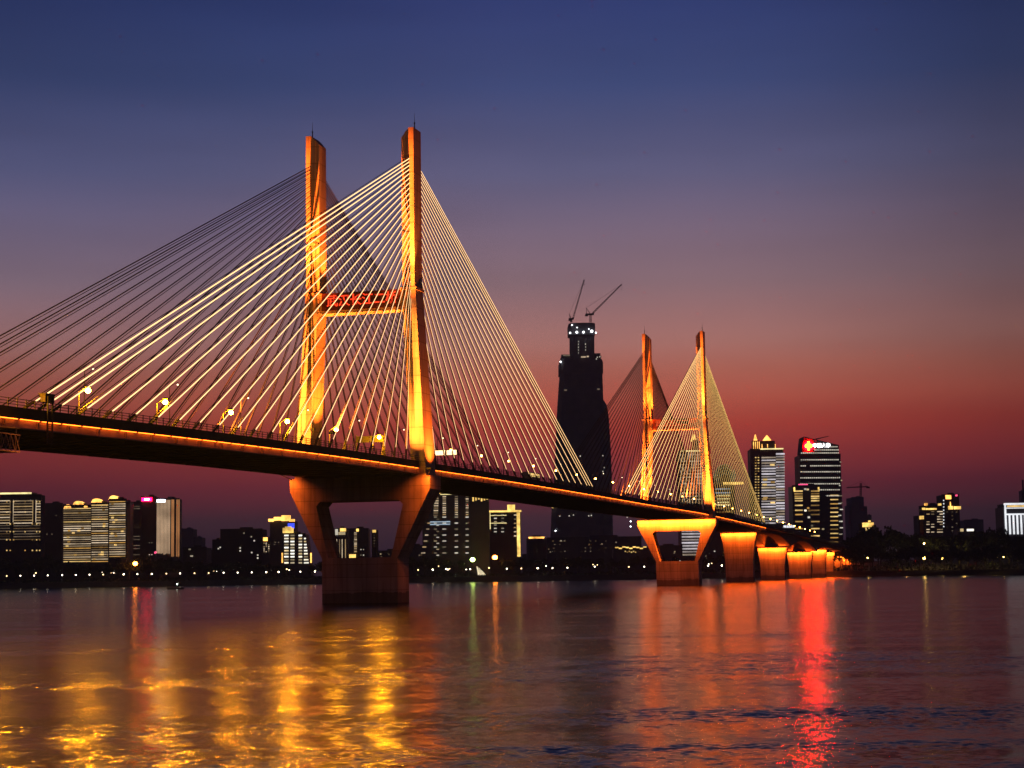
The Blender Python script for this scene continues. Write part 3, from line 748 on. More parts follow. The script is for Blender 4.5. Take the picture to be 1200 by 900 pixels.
for i, y in enumerate(yl): 
    B.lit(508.5, 512, y-.5, y+.5, M['win_white']); B.lit(511.5, 514.5, y+2.2, y+3.2, M['win_white']); 
    if i: B.lit(502.5 - i*1.5, 505.5 - i*1.2, y-.6, y+.6, M['win_cream'])
B.bands(504, 527.5, [611.5, 614.4], 1.4, M['win_blue']); B.grid([568], rg(592.5, 645, 9), 3.6, 1.4, M['win_cream'], 1); B.grid([553.5, 563, 564], rg(597, 642, 6), 1.2, 1, M['win_dim'], .7)
# 14 yellow outlined block
B = Bld('apartment_block', 'block outlined in yellow light with a lit roof cage, left of the giant dark tower', 573.8, 610.5, 600, 1540, 24, M['wall_black'])
B.lit(573, 610.8, 598, 600.2, M['crown_yellow'], 'lit_roof', -.5); B.lit(594.5, 603.5, 591.5, 598, M['crown_yellow'], 'lit_crown', 2, 5); B.lit(605.8, 609.6, 600.5, 652, M['crown_yellow'], 'lit_corner', -.3)
B.bands(574, 593.5, [604, 613], .7, M['line_yellow'], 'light_line'); B.lit(574, 574.8, 601, 620, M['line_yellow'], 'light_line')
B.grid([580.5, 589], rg(603.5, 627, 7), 3.2, 1.2, M['win_white'], .8); B.grid([603.8], rg(603.5, 628, 6), 3, 1.3, M['win_cream'], 1)
# 15 round low building
cx, cz = at(629, 640, 1580).x, 4.4
rb = empty('round_pavilion', (cx, 1592, cz), 'low round building with a glowing ring roof left of the giant tower', 'building')
ht = at(629, 631, 1580).z - cz; rr_ = 12*1580/F
def disc(mb, r0, r1, z0, z1, n=24, m=0):
    mb.loft([[(r0*math.cos(2*math.pi*i/n), r0*math.sin(2*math.pi*i/n), z0) for i in range(n)], [(r1*math.cos(2*math.pi*i/n), r1*math.sin(2*math.pi*i/n), z1) for i in range(n)]], m)
m = MB(); disc(m, rr_, rr_, -.5, ht); m.build('wall', M['wall_black'], rb)
m = MB(); disc(m, rr_*.72, rr_*.80, ht+.002, ht+1.6); m.build('roof_ring', M['crown_orange'], rb)
m = MB(); disc(m, rr_*.55, rr_*.4, ht+1.602, ht+3.0); m.build('roof', M['wall_black'], rb)

# 16 the giant tower under construction, podium and two cranes
YT = 2600.0
def tower_sections(secs, name, label):
    c = at(682, 640, YT); root = empty(name, (c.x, YT, 4.4), label, 'skyscraper')
    return root, c.x
tw, tcx = tower_sections(None, 'unfinished_skyscraper', 'giant dark unfinished skyscraper with work lamps and cranes behind the bridge')
def ring_px(y, xl, xr, dep):
    a, b_ = at(xl, y, YT), at(xr, y, YT); x0, x1 = a.x - tcx, b_.x - tcx; z = (a.z + b_.z)/2 - 4.4; k = min(6, (x1-x0)*.15)
    hy = dep/2; cy = 32
    return [(x0,cy-hy+k,z),(x0+k,cy-hy,z),(x1-k,cy-hy,z),(x1,cy-hy+k,z),(x1,cy+hy-k,z),(x1-k,cy+hy,z),(x0+k,cy+hy,z),(x0,cy+hy-k,z)]
m = MB(); m.loft([ring_px(y, a, b_, 60) for y, a, b_ in ((664,644.5,708),(600,647,708),(545,651.6,708.5),(500,652.6,708),(470,654.2,707.4),(440,656.4,706.4),(437,656.6,706.4))])
for y in rg(446, 640, 46):      # floor slabs poking out
    f = (y-437)/(664-437); j = rng.uniform(0, .7)
    m.loft([ring_px(y+.5, 656.2-12*f-j*.5, 706.6+1.8*f+j*.4, 62), ring_px(y-.35, 656.2-12*f-j*.5, 706.6+1.8*f+j*.4, 62)])
m.build('tower_shaft', M['slab'], tw)
m = MB(); m.loft([ring_px(y, a, b_, 44) for y, a, b_ in ((664,700,719.6),(600,702,718.6),(560,703,717.6),(520,702,716),(488,700,714),(474,698,711.6),(468.5,698,708.4))]); m.build('side_wing', M['slab'], tw)
m = MB(); m.loft([ring_px(y, a, b_, 58) for y, a, b_ in ((436.8,655.3,707.2),(424,655.3,707),(420,657,705.5))])
for (a, b_, y) in ((658,668,415.5),(697,704,414),(657,670,419.5),(700,705,417)): m.loft([ring_px(y+.8, a, b_, 50), ring_px(y-.8, a, b_, 50)])
for x in (658.5,662,666,700,703.5): m.loft([ring_px(421, x-.4, x+.4, 50), ring_px(414.5, x-.4, x+.4, 50)])
m.build('shoulder_floor', M['slab'], tw)
m = MB(); m.loft([ring_px(y, a, b_, 40) for y, a, b_ in ((420.2,668.6,697.4),(391.2,668.4,697))]); m.build('core_wall', M['slab'], tw)
m = MB(); m.loft([ring_px(y, a, b_, 46) for y, a, b_ in ((391,666.4,697.8),(379.5,666,698),(377.2,667,697.4))])
m.build('climbing_formwork', M['slab'], tw)
def dot_px(root, cx_, x, y, Y, yy, r, mt_, name):
    p = at(x, y, Y); m = MB(); m.ball((0,0,0), r, n=8, k=5); return m.build(name, mt_, root, (p.x-cx_, yy, p.z-4.4))
for x, y, r in ((668.3,389.3,1.5),(676.2,388.5,1.9),(684,388.4,1.8),(693.7,387.3,2.3),(698.6,389.2,1.4),(670.5,380,1.1),(676.5,383,.8),(690.3,384.8,.8),(657,423.8,1.4)): dot_px(tw, tcx, x, y, YT, 7.4 if y < 400 else 1.8, r*.8, M['work'], 'work_lamp')
for x, ys_ in ((678.2,(399,402.2,405.7,409.1,412.5)),(686.6,(402,405.4,409))):
    for y in ys_: dot_px(tw, tcx, x, y, YT, 11.6, .8, M['win_white'], 'work_lamp')
for (x0, x1, y, mm) in ((681,686.5,418.2,M['win_cream']),(687.5,690,417.6,M['win_cream']),(661,664.5,457,M['win_dim']),(700,703,456,M['win_dim']),(660,668,416.4,M['win_dim'])):
    a, b_ = at(x0, y, YT), at(x1, y, YT); g = MB(); g.box(a.x-tcx, b_.x-tcx, 1.2, 1.9, a.z-4.4-1, a.z-4.4+1); g.build('lit_floor', mm, tw)
for x, y in ((700,418.5),(703,418),(699,420.5),(706.5,534),(708,548),(706.5,552.5),(680,534.5),(656,604.8),(667,604.5),(672,603.5),(690,604.5),(693,604),(651,622),(735,606),(739,611),(739,617)):
    dot_px(tw, tcx, x, y, YT, 1.6 if y < 430 else .4, .9, M['win_white'] if y < 610 else M['work'], 'work_lamp')
g = MB(); p = at(648, 593.5, YT); g.ball((0,0,0), 3.6, 2, 2.4, n=8, k=5); g.build('work_lamp', M['crown_yellow'], tw, (p.x-tcx, .5, p.z-4.4))
dot_px(tw, tcx, 650.5, 588.7, YT, .5, 1.4, M['work'], 'work_lamp')
def lattice(mb, p0, p1, w0, w1, n):
    p0, p1 = Vector(p0), Vector(p1); d_ = (p1-p0).normalized(); a = d_.cross(Vector((0,1,0))).normalized(); b_ = Vector((0,1,0))
    C = lambda t, i, j: p0 + (p1-p0)*t + a*((w0+(w1-w0)*t)*i/2) + b_*((w0+(w1-w0)*t)*j/2)
    for i in (-1,1):
        for j in (-1,1): mb.tube(C(0,i,j), C(1,i,j), .28, n=4)
    for k in range(n):
        t0, t1 = k/n, (k+1)/n
        for j in (-1,1): mb.tube(C(t0,-1,j), C(t1,1,j), .16, n=4); mb.tube(C(t0,1,j), C(t1,-1,j), .16, n=4)
        mb.tube(C(t0,-1,-1), C(t1,-1,1), .16, n=4); mb.tube(C(t0,1,-1), C(t1,1,1), .16, n=4)
def luffing_crane(label, base, slew, jib0, tip, apex, tail):
    o = at(*base, YT+28); root = empty('tower_crane', o, label, 'crane', 'luffing cranes on the unfinished skyscraper')
    q = lambda x, y: Vector(at(x, y, YT+28)) - o
    m = MB(); lattice(m, (0,0,-.2), q(*slew), 2.6, 2.6, 4); m.build('mast', M['steel'], root)
    s0 = q(*slew); t0 = q(*tail)
    m = MB(); m.box(min(t0.x, s0.x)-1, max(q(*jib0).x, s0.x)+1, -2, 2, s0.z, s0.z+2.2); m.box(t0.x-1.5, t0.x+3, -2.4, 2.4, s0.z-1.6, s0.z-.002); m.build('machinery_deck', M['pole'], root)
    m = MB(); m.box(q(*jib0).x-1.4, q(*jib0).x+1.4, -4.4, -2.05, s0.z+.2, s0.z+2.6); m.build('cab', M['pole'], root)
    m = MB(); lattice(m, q(*jib0), q(*tip), 1.9, 1.1, 16); m.build('jib', M['steel'], root)
    m = MB(); 
    for y in (-1.5, 1.5): m.tube(q(*slew)+Vector((0,y,1.5)), q(*apex)+Vector((0,0,0)), .35, n=4); m.tube(t0+Vector((1,y,1)), q(*apex), .3, n=4)
    m.build('a_frame', M['steel'], root)
    m = MB(); m.tube(q(*apex), q(*tip), .14, n=4); tp = q(*tip); m.tube(tp, tp+Vector((0,0,-7)), .12, n=4); m.box(tp.x-.6, tp.x+.6, -.4, .4, tp.z-8.2, tp.z-7); m.build('luffing_rope', M['steel'], root)
    return root
luffing_crane('steep luffing crane on the left top corner of the unfinished skyscraper', (669.5,377.5), (669.2,374.6), (671.3,374), (684.6,327.8), (667.2,367.6), (667.3,374.6))
luffing_crane('lower-angled luffing crane on the right top of the unfinished skyscraper', (692,377.5), (692,369.2), (694.8,366.8), (728.5,333.2), (687,360.8), (686.8,369))
# podium blocks at the tower's foot
B = Bld('podium_block', 'long dark podium block at the foot of the unfinished skyscraper with scattered lit windows', 641, 752, 630, 1700, 40, M['wall_black'])
for x, y in ((648,634),(657.5,633.8),(661.5,633.8),(649,642.5),(643,643.5),(645,646.8),(657,646.8),(690.5,638),(705.5,637.5),(722,635.5)): B.lit(x-.9, x+.9, y-.7, y+.7, M['win_dim'] if rng.random() < .6 else M['win_white'])
for x in range(644, 724, 6): B.grid([x], [634,638,642,646], 1.6, .9, M['win_dim'], .28)
B = Bld('restaurant_hall', 'low hall with wavy gold roof lights left of the far pier', 719, 760, 643, 1560, 25, M['wall_black'])
for i in range(9):
    x = 721 + i*4.1; y = 641.6 + (1 if i % 3 == 1 else 0) - (.6 if i % 3 == 2 else 0); B.lit(x, x+3.8, y-.7, y+.7, M['crown_yellow'], 'roof_light')
for i in range(6): B.lit(732+i*2.4, 733.6+i*2.4, 645.4+(i % 2), 646.8+(i % 2), M['win_warm'], 'sign_letter')

# 17 white lattice tower behind the far pylon
B = Bld('office_tower', 'white grid-fronted tower with a gold lantern top behind the far pylon', 797, 822.5, 528.5, 1750, 28, M['wall_black'])
B.lit(796.5, 822.5, 527.8, 529.2, M['line_yellow'], 'roof_light', -.4)
B.block(812, 819, 515, M['wall_grey'], 528.4, 'lantern_base', 4, 14); 
m = MB(); X, Z = B.lp(814.3, 516.5); n = 8; m.loft([[(X+3.4*math.cos(2*math.pi*i/n), 9+3.4*math.sin(2*math.pi*i/n), Z) for i in range(n)], [(X+2.6*math.cos(2*math.pi*i/n), 9+2.6*math.sin(2*math.pi*i/n), Z+2) for i in range(n)], [(X+.2*math.cos(2*math.pi*i/n), 9+.2*math.sin(2*math.pi*i/n), Z+8) for i in range(n)]]); m.build('lit_lantern', M['crown_yellow'], B.root)
for x in rg(797.8, 821.6, 8): B.lit(x-.42, x+.42, 529.4, 590, M['rib_dim'], 'lit_rib', -.15)
for y in rg(533, 589, 16): B.lit(797, 822.4, y-.42, y+.42, M['win_cream'], 'balcony_band', -.45)
for y in rg(622, 650, 9): B.lit(799, 822, y-.9, y+.9, M['band_mauve'], 'balcony_band', -.45)
# 18 arched glass building behind the right-hand cables
B = Bld('glass_hall', 'arched dark glass tower with a yellow band behind the far right cables', 837, 862, 560, 1900, 30, M['wall_black'])
X0, Z0 = B.lp(837, 560); X1, _ = B.lp(862, 560); n = 12
m = MB(); pr_ = [(X0 + (X1-X0)*i/n, Z0 + 14*math.sin(math.pi*i/n)) for i in range(n+1)] + [(X1, Z0-.3), (X0, Z0-.3)]
m.loft([[(x,.4,z) for x, z in pr_], [(x,26,z) for x, z in pr_]]); m.build('arched_roof', M['wall_black'], B.root)
for k in range(4):
    m = MB()
    for i in range(n):
        g = lambda t: (( X0+X1)/2 + (X1-X0)*(.5-.055*k)*math.cos(math.pi*(1-t)), -.2, Z0 - 2.0*k + (14-1.2*k)*math.sin(math.pi*t))
        m.tube(g(i/n), g((i+1)/n), .35, n=4)
    m.build('arch_light', M['arch_dim'], B.root)
B.lit(847, 871, 565, 568, M['crown_yellow'], 'roof_light', -1.2)
for y in rg(573, 600, 7): B.lit(838, 856, y-.5, y+.5, M['win_blue'] if y < 578 else M['win_warm'], 'balcony_band')
for y in (580.5, 584.6, 588.6, 592): B.lit(840, 855, y-.35, y+.35, M['line_yellow'], 'light_line', -.5)
# 19 striped tower with gold pinnacles
B = Bld('apartment_tower', 'pale striped apartment tower with gold pinnacles right of the far pylon', 881, 920, 526.5, 1560, 18, M['wall_black'])
B.block(892, 908.5, 516.5, M['wall_black'], 526.3, 'upper_storey', 2, 16); B.block(882.5, 890, 516, M['wall_black'], 526.3, 'upper_storey', 2, 10)
for (x, yt, yb, w_) in ((899.8,509.3,515.4,3.4),(886.3,508.5,515.9,1.6)):
    X, Z = B.lp(x, yb); _, Z2 = B.lp(x, yt); m = MB(); m.hexa([(X-w_,6-w_,Z),(X+w_,6-w_,Z),(X+w_,6+w_,Z),(X-w_,6+w_,Z),(X-.3,5.7,Z2),(X+.3,5.7,Z2),(X+.3,6.3,Z2),(X-.3,6.3,Z2)])
    m.build('pinnacle', M['crown_orange'], B.root)
for x in (883, 885.3, 887.6, 889.8, 893, 899.5, 908.6): B.lit(x-.4, x+.4, 517.5 + (3 if x > 891 else 0), 526, M['crown_orange'], 'lit_column', -.1)
B.lit(891, 918, 525.3, 526.8, M['line_yellow'], 'roof_light', -.4)
for i, y in enumerate(rg(533, 613, 26)):
    if i: B.lit(892.4, 909, y-.8, y+.8, M['band_mauve'] if rng.random() < .8 else M['win_cream'], 'balcony_band')
    B.lit(909.3, 919.5, y-2.0, y-.2, M['band_mauve'], 'balcony_band', -.3)
    if i and i % 1 == 0: B.grid([885.6, 888.8], [y], 1.7, 1.1, M['win_warm'], .9)
for x, y in ((905,544.8),(896.5,562),(905.5,565),(896,568),(897,583),(905.5,589),(896,585)): B.lit(x-2.6, x+2.6, y-1, y+1, M['win_warm'], 'window', -.5)
# 20 tower with the red sign
B = Bld('office_tower', 'dark dotted office tower with slanted roof and red-and-white rooftop sign', 939, 987.2, 533, 1600, 30, M['wall_black'])
Xa, Za = B.lp(939.8, 531.5); Xb, Zb = B.lp(983, 531.5); Xm, Zm = B.lp(942, 511.5); Xn, Zn = B.lp(983, 521.5)
m = MB(); m.hexa([(Xa,0,Za),(Xb,0,Za),(Xb,28,Za),(Xa,28,Za),(Xm,0,Zm),(Xn,0,Zn),(Xn,28,Zn),(Xm,28,Zm)]); m.build('slanted_roof', M['wall_grey'], B.root)
m = MB(); a = B.lp(957, 514); c = B.lp(973, 510.3); m.tube((a[0],8,a[1]), (c[0],8,c[1]), .5, .3, 5); m.build('roof_boom', M['steel'], B.root)
# emblem: red disc, gold ring and upright bar; white lettering beside it
X, Z = B.lp(947.3, 522.6); m = MB(); n = 24; r_ = 5.6*1600/F
m.loft([[(X+r_*math.cos(2*math.pi*i/n), y_, Z+r_*math.sin(2*math.pi*i/n)) for i in range(n)] for y_ in (-.8, -.1)]); sg = m.build('rooftop_sign', M['sign_red'], B.root)
m = MB(); rx, rz, t_ = 4.3*1600/F, 2.7*1600/F, .62
for i in range(n):
    g = lambda k, f: (X+(rx*f)*math.cos(2*math.pi*k/n), Z+(rz*f)*math.sin(2*math.pi*k/n))
    (a, b_), (c, d_), (e, f_), (g1, g2) = g(i,1), g(i+1,1), g(i+1,t_), g(i,t_)
    m.hexa([(a,-1.2,b_),(c,-1.2,d_),(e,-1.2,f_),(g1,-1.2,g2),(a,-.82,b_),(c,-.82,d_),(e,-.82,f_),(g1,-.82,g2)])
m.box(X-.85, X+.85, -1.3, -.83, Z-5.3*1600/F, Z+5.3*1600/F); m.build('emblem', M['sign_gold'], sg)
tm = text_mesh('\u4e2d\u56fd\u4eba\u5bff', 5.2*1600/F, .2, M['sign_white'], .12)
X, Z = B.lp(962.5, 522.4); o = link('sign_lettering', tm, B.root, (X, -.6, Z)); o.rotation_euler = (math.pi/2, 0, 0)
for i, y in enumerate([523.6, 527.3, 530.8] + rg(538.8, 581, 7)):
    a = 974 if i == 0 else (955 if i == 1 else 939.8 - i*.2); m = MB()
    c = 982.5 if i < 3 else 984
    wx = [a + 2.25*k for k in range(int((c-a)/2.25)+1)]
    if i == 4: wx = wx[:3] + wx[5:]
    if i == 9: wx = wx[-7:]
    p = MB()
    for x in wx:
        X, Z = B.lp(x, y - (x-960)*.004); p.box(X-.58, X+.58, -.3, .12, Z-.5, Z+.5)
    p.build('window_band', M['win_white'], B.root)
for x, y in ((985,541.5),(986,563),(986.5,589),(986.5,611),(984,569)): B.lit(x-.8, x+.8, y-.7, y+.7, M['win_white'], 'window', -.3)
for y in rg(580.5, 640, 13):
    if y < 600 or rng.random() < .85: B.lit(973, 982.2, y-.65, y+.65, M['win_warm'], 'balcony_band')
for x, y in ((985,581),(984,590),(986,597),(984,604),(985,611),(986,618.5),(985,626)): B.lit(x-1.8, x+1.8, y-.6, y+.6, M['win_white'], 'window', -.3)
# 21 block in front of it
B = Bld('apartment_tower', 'dark apartment tower with yellow balcony bars in front of the red-signed tower', 929.8, 961, 569.5, 1500, 22, M['wall_black'])
B.block(935, 955, 566.5, M['wall_grey'], 569.3, 'roof', 3, 14)
for x in (930.8, 959.3): B.lit(x-.9, x+.9, 571, 576, M['crown_yellow'], 'lit_corner', -.4)
for i, y in enumerate([575.5,578.6,581.6,584,586.8,592.2,598,603,611.2,619.5,628,636]):
    B.lit(930.8 + i*.15, 940.6, y-.75, y+.75, M['win_warm'], 'balcony_band'); B.lit(950.4, 960 + i*.05, y-.75, y+.75, M['win_warm'], 'balcony_band')
B.lit(936, 947, 567, 570, M['sign_pink_dim'], 'rooftop_sign', 1.5)
for x, y, mm in ((943.5,573.2,'win_white'),(946.5,573.6,'win_bright'),(943.8,598.3,'win_bright'),(948.5,598.4,'win_warm'),(947,595.4,'win_warm'),(947.8,606.2,'win_white'),(951.5,616,'win_white'),(964.5,620,'win_white')): B.lit(x-1.3, x+1.3, y-1, y+1, M[mm], 'window', -.4)
B = Bld('low_hall', 'low building with a bluish white lit front beside the bridge approach', 917, 932, 617, 1440, 10, M['wall_grey'])
B.lit(918, 931, 615.6, 618.4, M['line_white'], 'lit_sign', -.5)
# 22 faint tower with crane
B = Bld('distant_tower', 'faint hazy stepped tower under a crane on the right', 999, 1013.5, 583, 2600, 40, M['wall_far'])
B.block(997, 999, 592, M['wall_far'], None, 'wall', 4); B.block(1013.5, 1018, 593, M['wall_far'], None, 'wall', 4); B.block(1018, 1023, 604, M['wall_far'], None, 'wall', 4)
o = at(1008.5, 583.2, 2615); tc_ = empty('tower_crane', o, 'faint hammerhead crane on the hazy tower at right', 'crane')
q = lambda x, y: Vector(at(x, y, 2615)) - o
m = MB(); lattice(m, (0,0,-.5), q(1008.8,566), 2.2, 2.2, 8); m.build('mast', M['steel'], tc_)
m = MB(); lattice(m, q(1008.8,570.5), q(992,571.5), 1.5, 1.0, 10); m.build('jib', M['steel'], tc_)
m = MB(); lattice(m, q(1008.8,570.5), q(1017,570), 1.5, 1.3, 5); a = q(1017,570); m.box(a.x-2.5, a.x+2.5, -1.2, 1.2, a.z-2.6, a.z-.5); m.build('counter_jib', M['steel'], tc_)
m = MB(); m.tube(q(1008.8,564), q(993,571), .14, n=4); m.tube(q(1008.8,564), q(1016.5,570), .14, n=4); m.build('pendant_rope', M['steel'], tc_)
# 23-25
B = Bld('lit_pavilion', 'small gold-lit pavilion above the trees on the right bank', 1010, 1024, 613, 1560, 12, M['wall_brown'])
B.lit(1010.5, 1023.8, 612.5, 617.6, M['crown_yellow'], 'lit_storey', -.4); B.lit(1017.5, 1020.5, 610, 612.4, M['crown_yellow'], 'lit_crown', .5); B.lit(1014, 1019, 618.4, 622, M['win_warm'], 'lit_storey', -.4)
B = Bld('apartment_block', 'block with white-yellow window rows and a gold corner pillar above the right trees', 1084, 1104, 592, 1700, 22, M['wall_brown'])
B.lit(1084.5, 1097.5, 595.5, 597.4, M['crown_yellow'], 'lit_roof', -.3); B.lit(1083, 1087, 589.5, 592.4, M['crown_orange'], 'lit_roof'); B.lit(1099, 1103, 590, 592.4, M['crown_yellow'], 'lit_roof')
B.block(1077.5, 1083.4, 604, M['wall_brown'], None, 'wall', 2); B.lit(1077.8, 1083, 604.5, 608.5, M['crown_yellow'], 'lit_pillar', 1.6); B.lit(1078.6, 1082.4, 608.5, 624, mat('gold_lit_render', (.3,.18,.05)), 'lit_pillar', 1.6)  # lower pillar: gold light put into the render colour
B.lit(1080.5, 1084, 595, 597.5, M['crown_yellow'], 'lit_roof')
for y in rg(599.5, 623.5, 9): B.grid([1087.5, 1093, 1100, 1103], [y], 3.6, 1, M['win_cream'], .66)
B = Bld('apartment_tower', 'brown tower with orange crown lights above the right trees', 1105, 1125.5, 580, 1760, 22, M['wall_brown'])
B.lit(1108, 1114.5, 580.2, 585, M['crown_orange'], 'lit_roof', -.3); B.lit(1119.5, 1122, 579.6, 581.6, M['sign_pink_dim'], 'roof_lamp', -.3)
B.lit(1111, 1116.5, 593, 597, M['crown_yellow'], 'lit_crown', -.4); B.lit(1117.5, 1126, 593.4, 596.8, M['crown_yellow'], 'lit_crown', -.4); B.lit(1113, 1114.2, 588, 593, M['crown_orange'], 'lit_crown', -.4)
for y in rg(586.5, 617, 9): B.lit(1105.2, 1106.4, y-.7, y+.7, M['line_white'], 'light_line', -.3)
for y in rg(600, 622, 6): B.grid([1110,1116,1121], [y], 1.6, 1, M['win_dim'], .5)
B = Bld('low_hall', 'low hall with two bright lamps right of the brown tower', 1123, 1145, 620, 1620, 15, M['wall_black'])
B.lit(1125.2, 1129, 619.5, 622.8, M['win_bright'], 'window', -.3); B.lit(1133, 1141, 619.8, 622.4, M['win_bright'], 'window', -.3)
B = Bld('distant_block', 'faint hazy block above the right trees', 1131, 1153.5, 609.5, 2400, 30, M['wall_far'])
# 26 colonnaded building
B = Bld('colonnaded_hall', 'white-outlined colonnaded hall at the right edge', 1177, 1222, 594, 1500, 25, M['wall_black'])
B.lit(1176, 1222, 589.4, 591.6, M['line_white'], 'cornice', -1.5, 2.5); B.lit(1180, 1222, 592, 594, M['win_warm'], 'lit_frieze', -.8); B.lit(1178, 1222, 594.6, 595.8, M['line_white'], 'cornice', -.8)
B.lit(1179, 1222, 601.6, 603.4, M['line_white'], 'cornice', -.8); B.block(1178, 1222, 590, M['wall_grey'], 594, 'attic')
for i, x in enumerate((1178.2, 1183, 1187.5, 1192, 1196.5, 1201, 1206, 1211, 1216)): B.lit(x-.9, x+.9, 602 if i else 592, 626, M['line_white'], 'column', -1.0, 1.2)
B = Bld('dark_spire', 'slim dark spire behind the white colonnaded hall', 1199, 1207, 575, 1800, 10, M['wall_black'], 'tower')
B.block(1199.6, 1201, 562, M['wall_black'], 575.2, 'spire_tip', 4, 6)

# filler low blocks along the left bank and between
fr = random.Random(11)
for k, (x0, x1, yt, Y, lab) in enumerate([(228,258,647,1700,'low dark block far behind the boat'), (440,470,646,1640,'low dark block seen just right inside the near pier opening'), (612,646,650,1720,'low dark block below the round pavilion'),
        (468,500,640,1700,'low dark block beside the foot of the near pier'), (760,800,640,1700,'dark block seen through the far pier opening'), (822,850,630,1720,'dark block right behind the far pier')]):
    B = Bld('low_block', lab, x0, x1, yt, Y, 22, M['wall_black'])
    for j in range(7): x = fr.uniform(x0+2, x1-2); y = fr.uniform(yt+3, 662); B.lit(x-.8, x+.8, y-.6, y+.6, M['win_dim'] if j % 3 else M['win_white'])

# ------------------------------------------------------------------ lamps and small lit things on the bank
def big_lamp(x, y, r, mt_, label, name='floodlamp'):
    X = at(x, y, 1440); Yb = bank_y(X.x) + 44; p = at(x, y, Yb); zb = land_z(p.x, 44)
    t = empty(name, (p.x, Yb, zb), label, 'lamp'); h = p.z - zb
    m = MB(); m.tube((0,0,0), (0,0,h-r*.6), .16, .11, 6); m.build('pole', M['steel'], t)
    m = MB(); m.ball((0,0,h), r, r, r*.85, n=10, k=6); m.build('lamp_head', mt_, t)
big_lamp(158.5, 660.5, 1.9, M['flame'], 'blazing orange floodlamp on the bank below the silver tower')
big_lamp(553.8, 655.8, 1.9, M['green_lamp'], 'greenish floodlamp on the bank beside the white monument')
big_lamp(580, 653.2, 2.0, M['flame'], 'orange floodlamp on the bank right of the white monument')
big_lamp(182.5, 647.2, .9, M['sign_pink_dim'], 'small pink lamp at the foot of the silver tower')
for k, (x, y) in enumerate(((42,671.5),(120,670.6),(130,671.2),(133.5,671),(250.5,669),(254,669.6),(336,667),(339,668),(514,663.5),(523,666.8),(527,666.5),(546.5,667.4),(573,665.5),(640,663.2),(695,661.6),(697,664),(700,662),(629.5,675.6),(690,675.4),(830.5,661),(834,660.2))):
    big_lamp(x, y, .42 if k % 3 else .6, M['lamp_pale' if k % 2 else 'lamp_amber'], 'tiny white lamp among the far bank trees, %s from the left' % ORD[k], 'bank_lamp')
p = at(565, 665, 1440); Yb = bank_y(p.x) + 50
mo = empty('monument', (at(565,665,Yb).x, Yb, land_z(p.x, 50)), 'floodlit white leaning monument on the bank between two coloured lamps', 'monument')
m = MB()
for i, (dx, h) in enumerate(((-2.4, 8.2), (-.6, 7.0), (1.2, 5.0))):
    m.hexa([(dx-1.0,-1.2,.6),(dx+2.0,-1.2,.6),(dx+2.0,1.2,.6),(dx-1.0,1.2,.6),(dx-2.2,-.5,h),(dx-1.4,-.5,h-.5),(dx-1.4,.5,h-.5),(dx-2.2,.5,h)])
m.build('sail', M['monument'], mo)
m = MB(); m.box(-5.5,5.5,-2.5,2.5,-.4,.6); m.build('plinth', M['paving'], mo)

# ------------------------------------------------------------------ trees
def tree_meshes(seed, h, spread):
    r = random.Random(seed); t = MB()
    t.tube((0,0,-.6), (r.uniform(-.3,.3), r.uniform(-.3,.3), h*.45), h*.024, h*.014, 7)
    tips = []
    for i in range(7):
        a = r.uniform(0, 6.28); z0 = h*r.uniform(.25,.45); L2 = spread*r.uniform(.35,.8)
        e = (math.cos(a)*L2, math.sin(a)*L2, z0 + h*r.uniform(.15,.4)); t.tube((0,0,z0), e, h*.010, h*.004, 5); tips.append(e)
    tips += [(r.uniform(-.2,.2)*spread, r.uniform(-.2,.2)*spread, h*r.uniform(.6,.86)) for _ in range(6)]
    c = MB()
    for tp in tips:
        rad = spread*r.uniform(.28,.5)
        for _ in range(75):
            d_ = Vector((r.gauss(0,1), r.gauss(0,1), r.gauss(0,.8))).normalized()*rad*r.uniform(.45,1.05); p_ = Vector(tp) + d_
            if p_.z < h*.16 or p_.z > h*1.02: continue
            s_ = r.uniform(.35,.8)*h/14; nn = Vector((r.gauss(0,1), r.gauss(0,1), r.gauss(0,1)+.4)).normalized(); a_ = nn.orthogonal().normalized()*s_; b_ = nn.cross(a_).normalized()*s_*r.uniform(.5,.9)
            c.add([p_-a_-b_*.3, p_+b_, p_+a_-b_*.2, p_-b_], [(0,1,2,3)])
    return t.mesh('trunk', M['bark']), c.mesh('crown', M['leaf'])
VAR = [tree_meshes(40+i, 14, s_) for i, s_ in enumerate((5.5, 6.5, 4.6, 7.2, 5.0))]
tr_ = random.Random(5)
def tree(x, ytop, dd, label, group, k):
    X = at(x, ytop, 1430).x; Yt = bank_y(X) + dd; p_ = at(x, ytop, Yt); zb = land_z(p_.x, dd); h = max(5, p_.z - zb)
    t = empty('broadleaf_tree', (p_.x, Yt, zb), label, 'tree', group, tr_.uniform(0, 6.28)); s_ = h/14*1.0
    wd = s_*tr_.uniform(.85, 1.2) if h < 18 else s_*tr_.uniform(.75,.95); t.scale = (wd, wd, s_)
    link('trunk', VAR[k][0], t); link('crown', VAR[k][1], t)
right = [(994,634),(1002,624),(1011,619),(1021,617.5),(1031,620),(1042,615.5),(1051,618.5),(1061,624),(1071,626),(1081,625),(1092,626.5),(1102,625),(1113,627),(1123,626),(1133,625),(1143,622),(1152,619),(1161,617.5),(1170,620),(1180,625),(1191,626),(1201,625),(1212,624)]
for i, (x, y) in enumerate(right):
    tree(x, y, 70 + (i*37 % 30), 'dark broadleaf tree in the right bank wood back row, %s from the left' % ORD[i], 'trees of the right bank wood', i % 5)
for i in range(24):
    x = 990 + i*9.6; y = 636 + (i*7 % 9)
    tree(x, y, 36 + (i*23 % 14), 'lower dark tree at the front of the right bank wood, %s from the left' % ORD[i], 'trees of the right bank wood', (i*3+1) % 5)
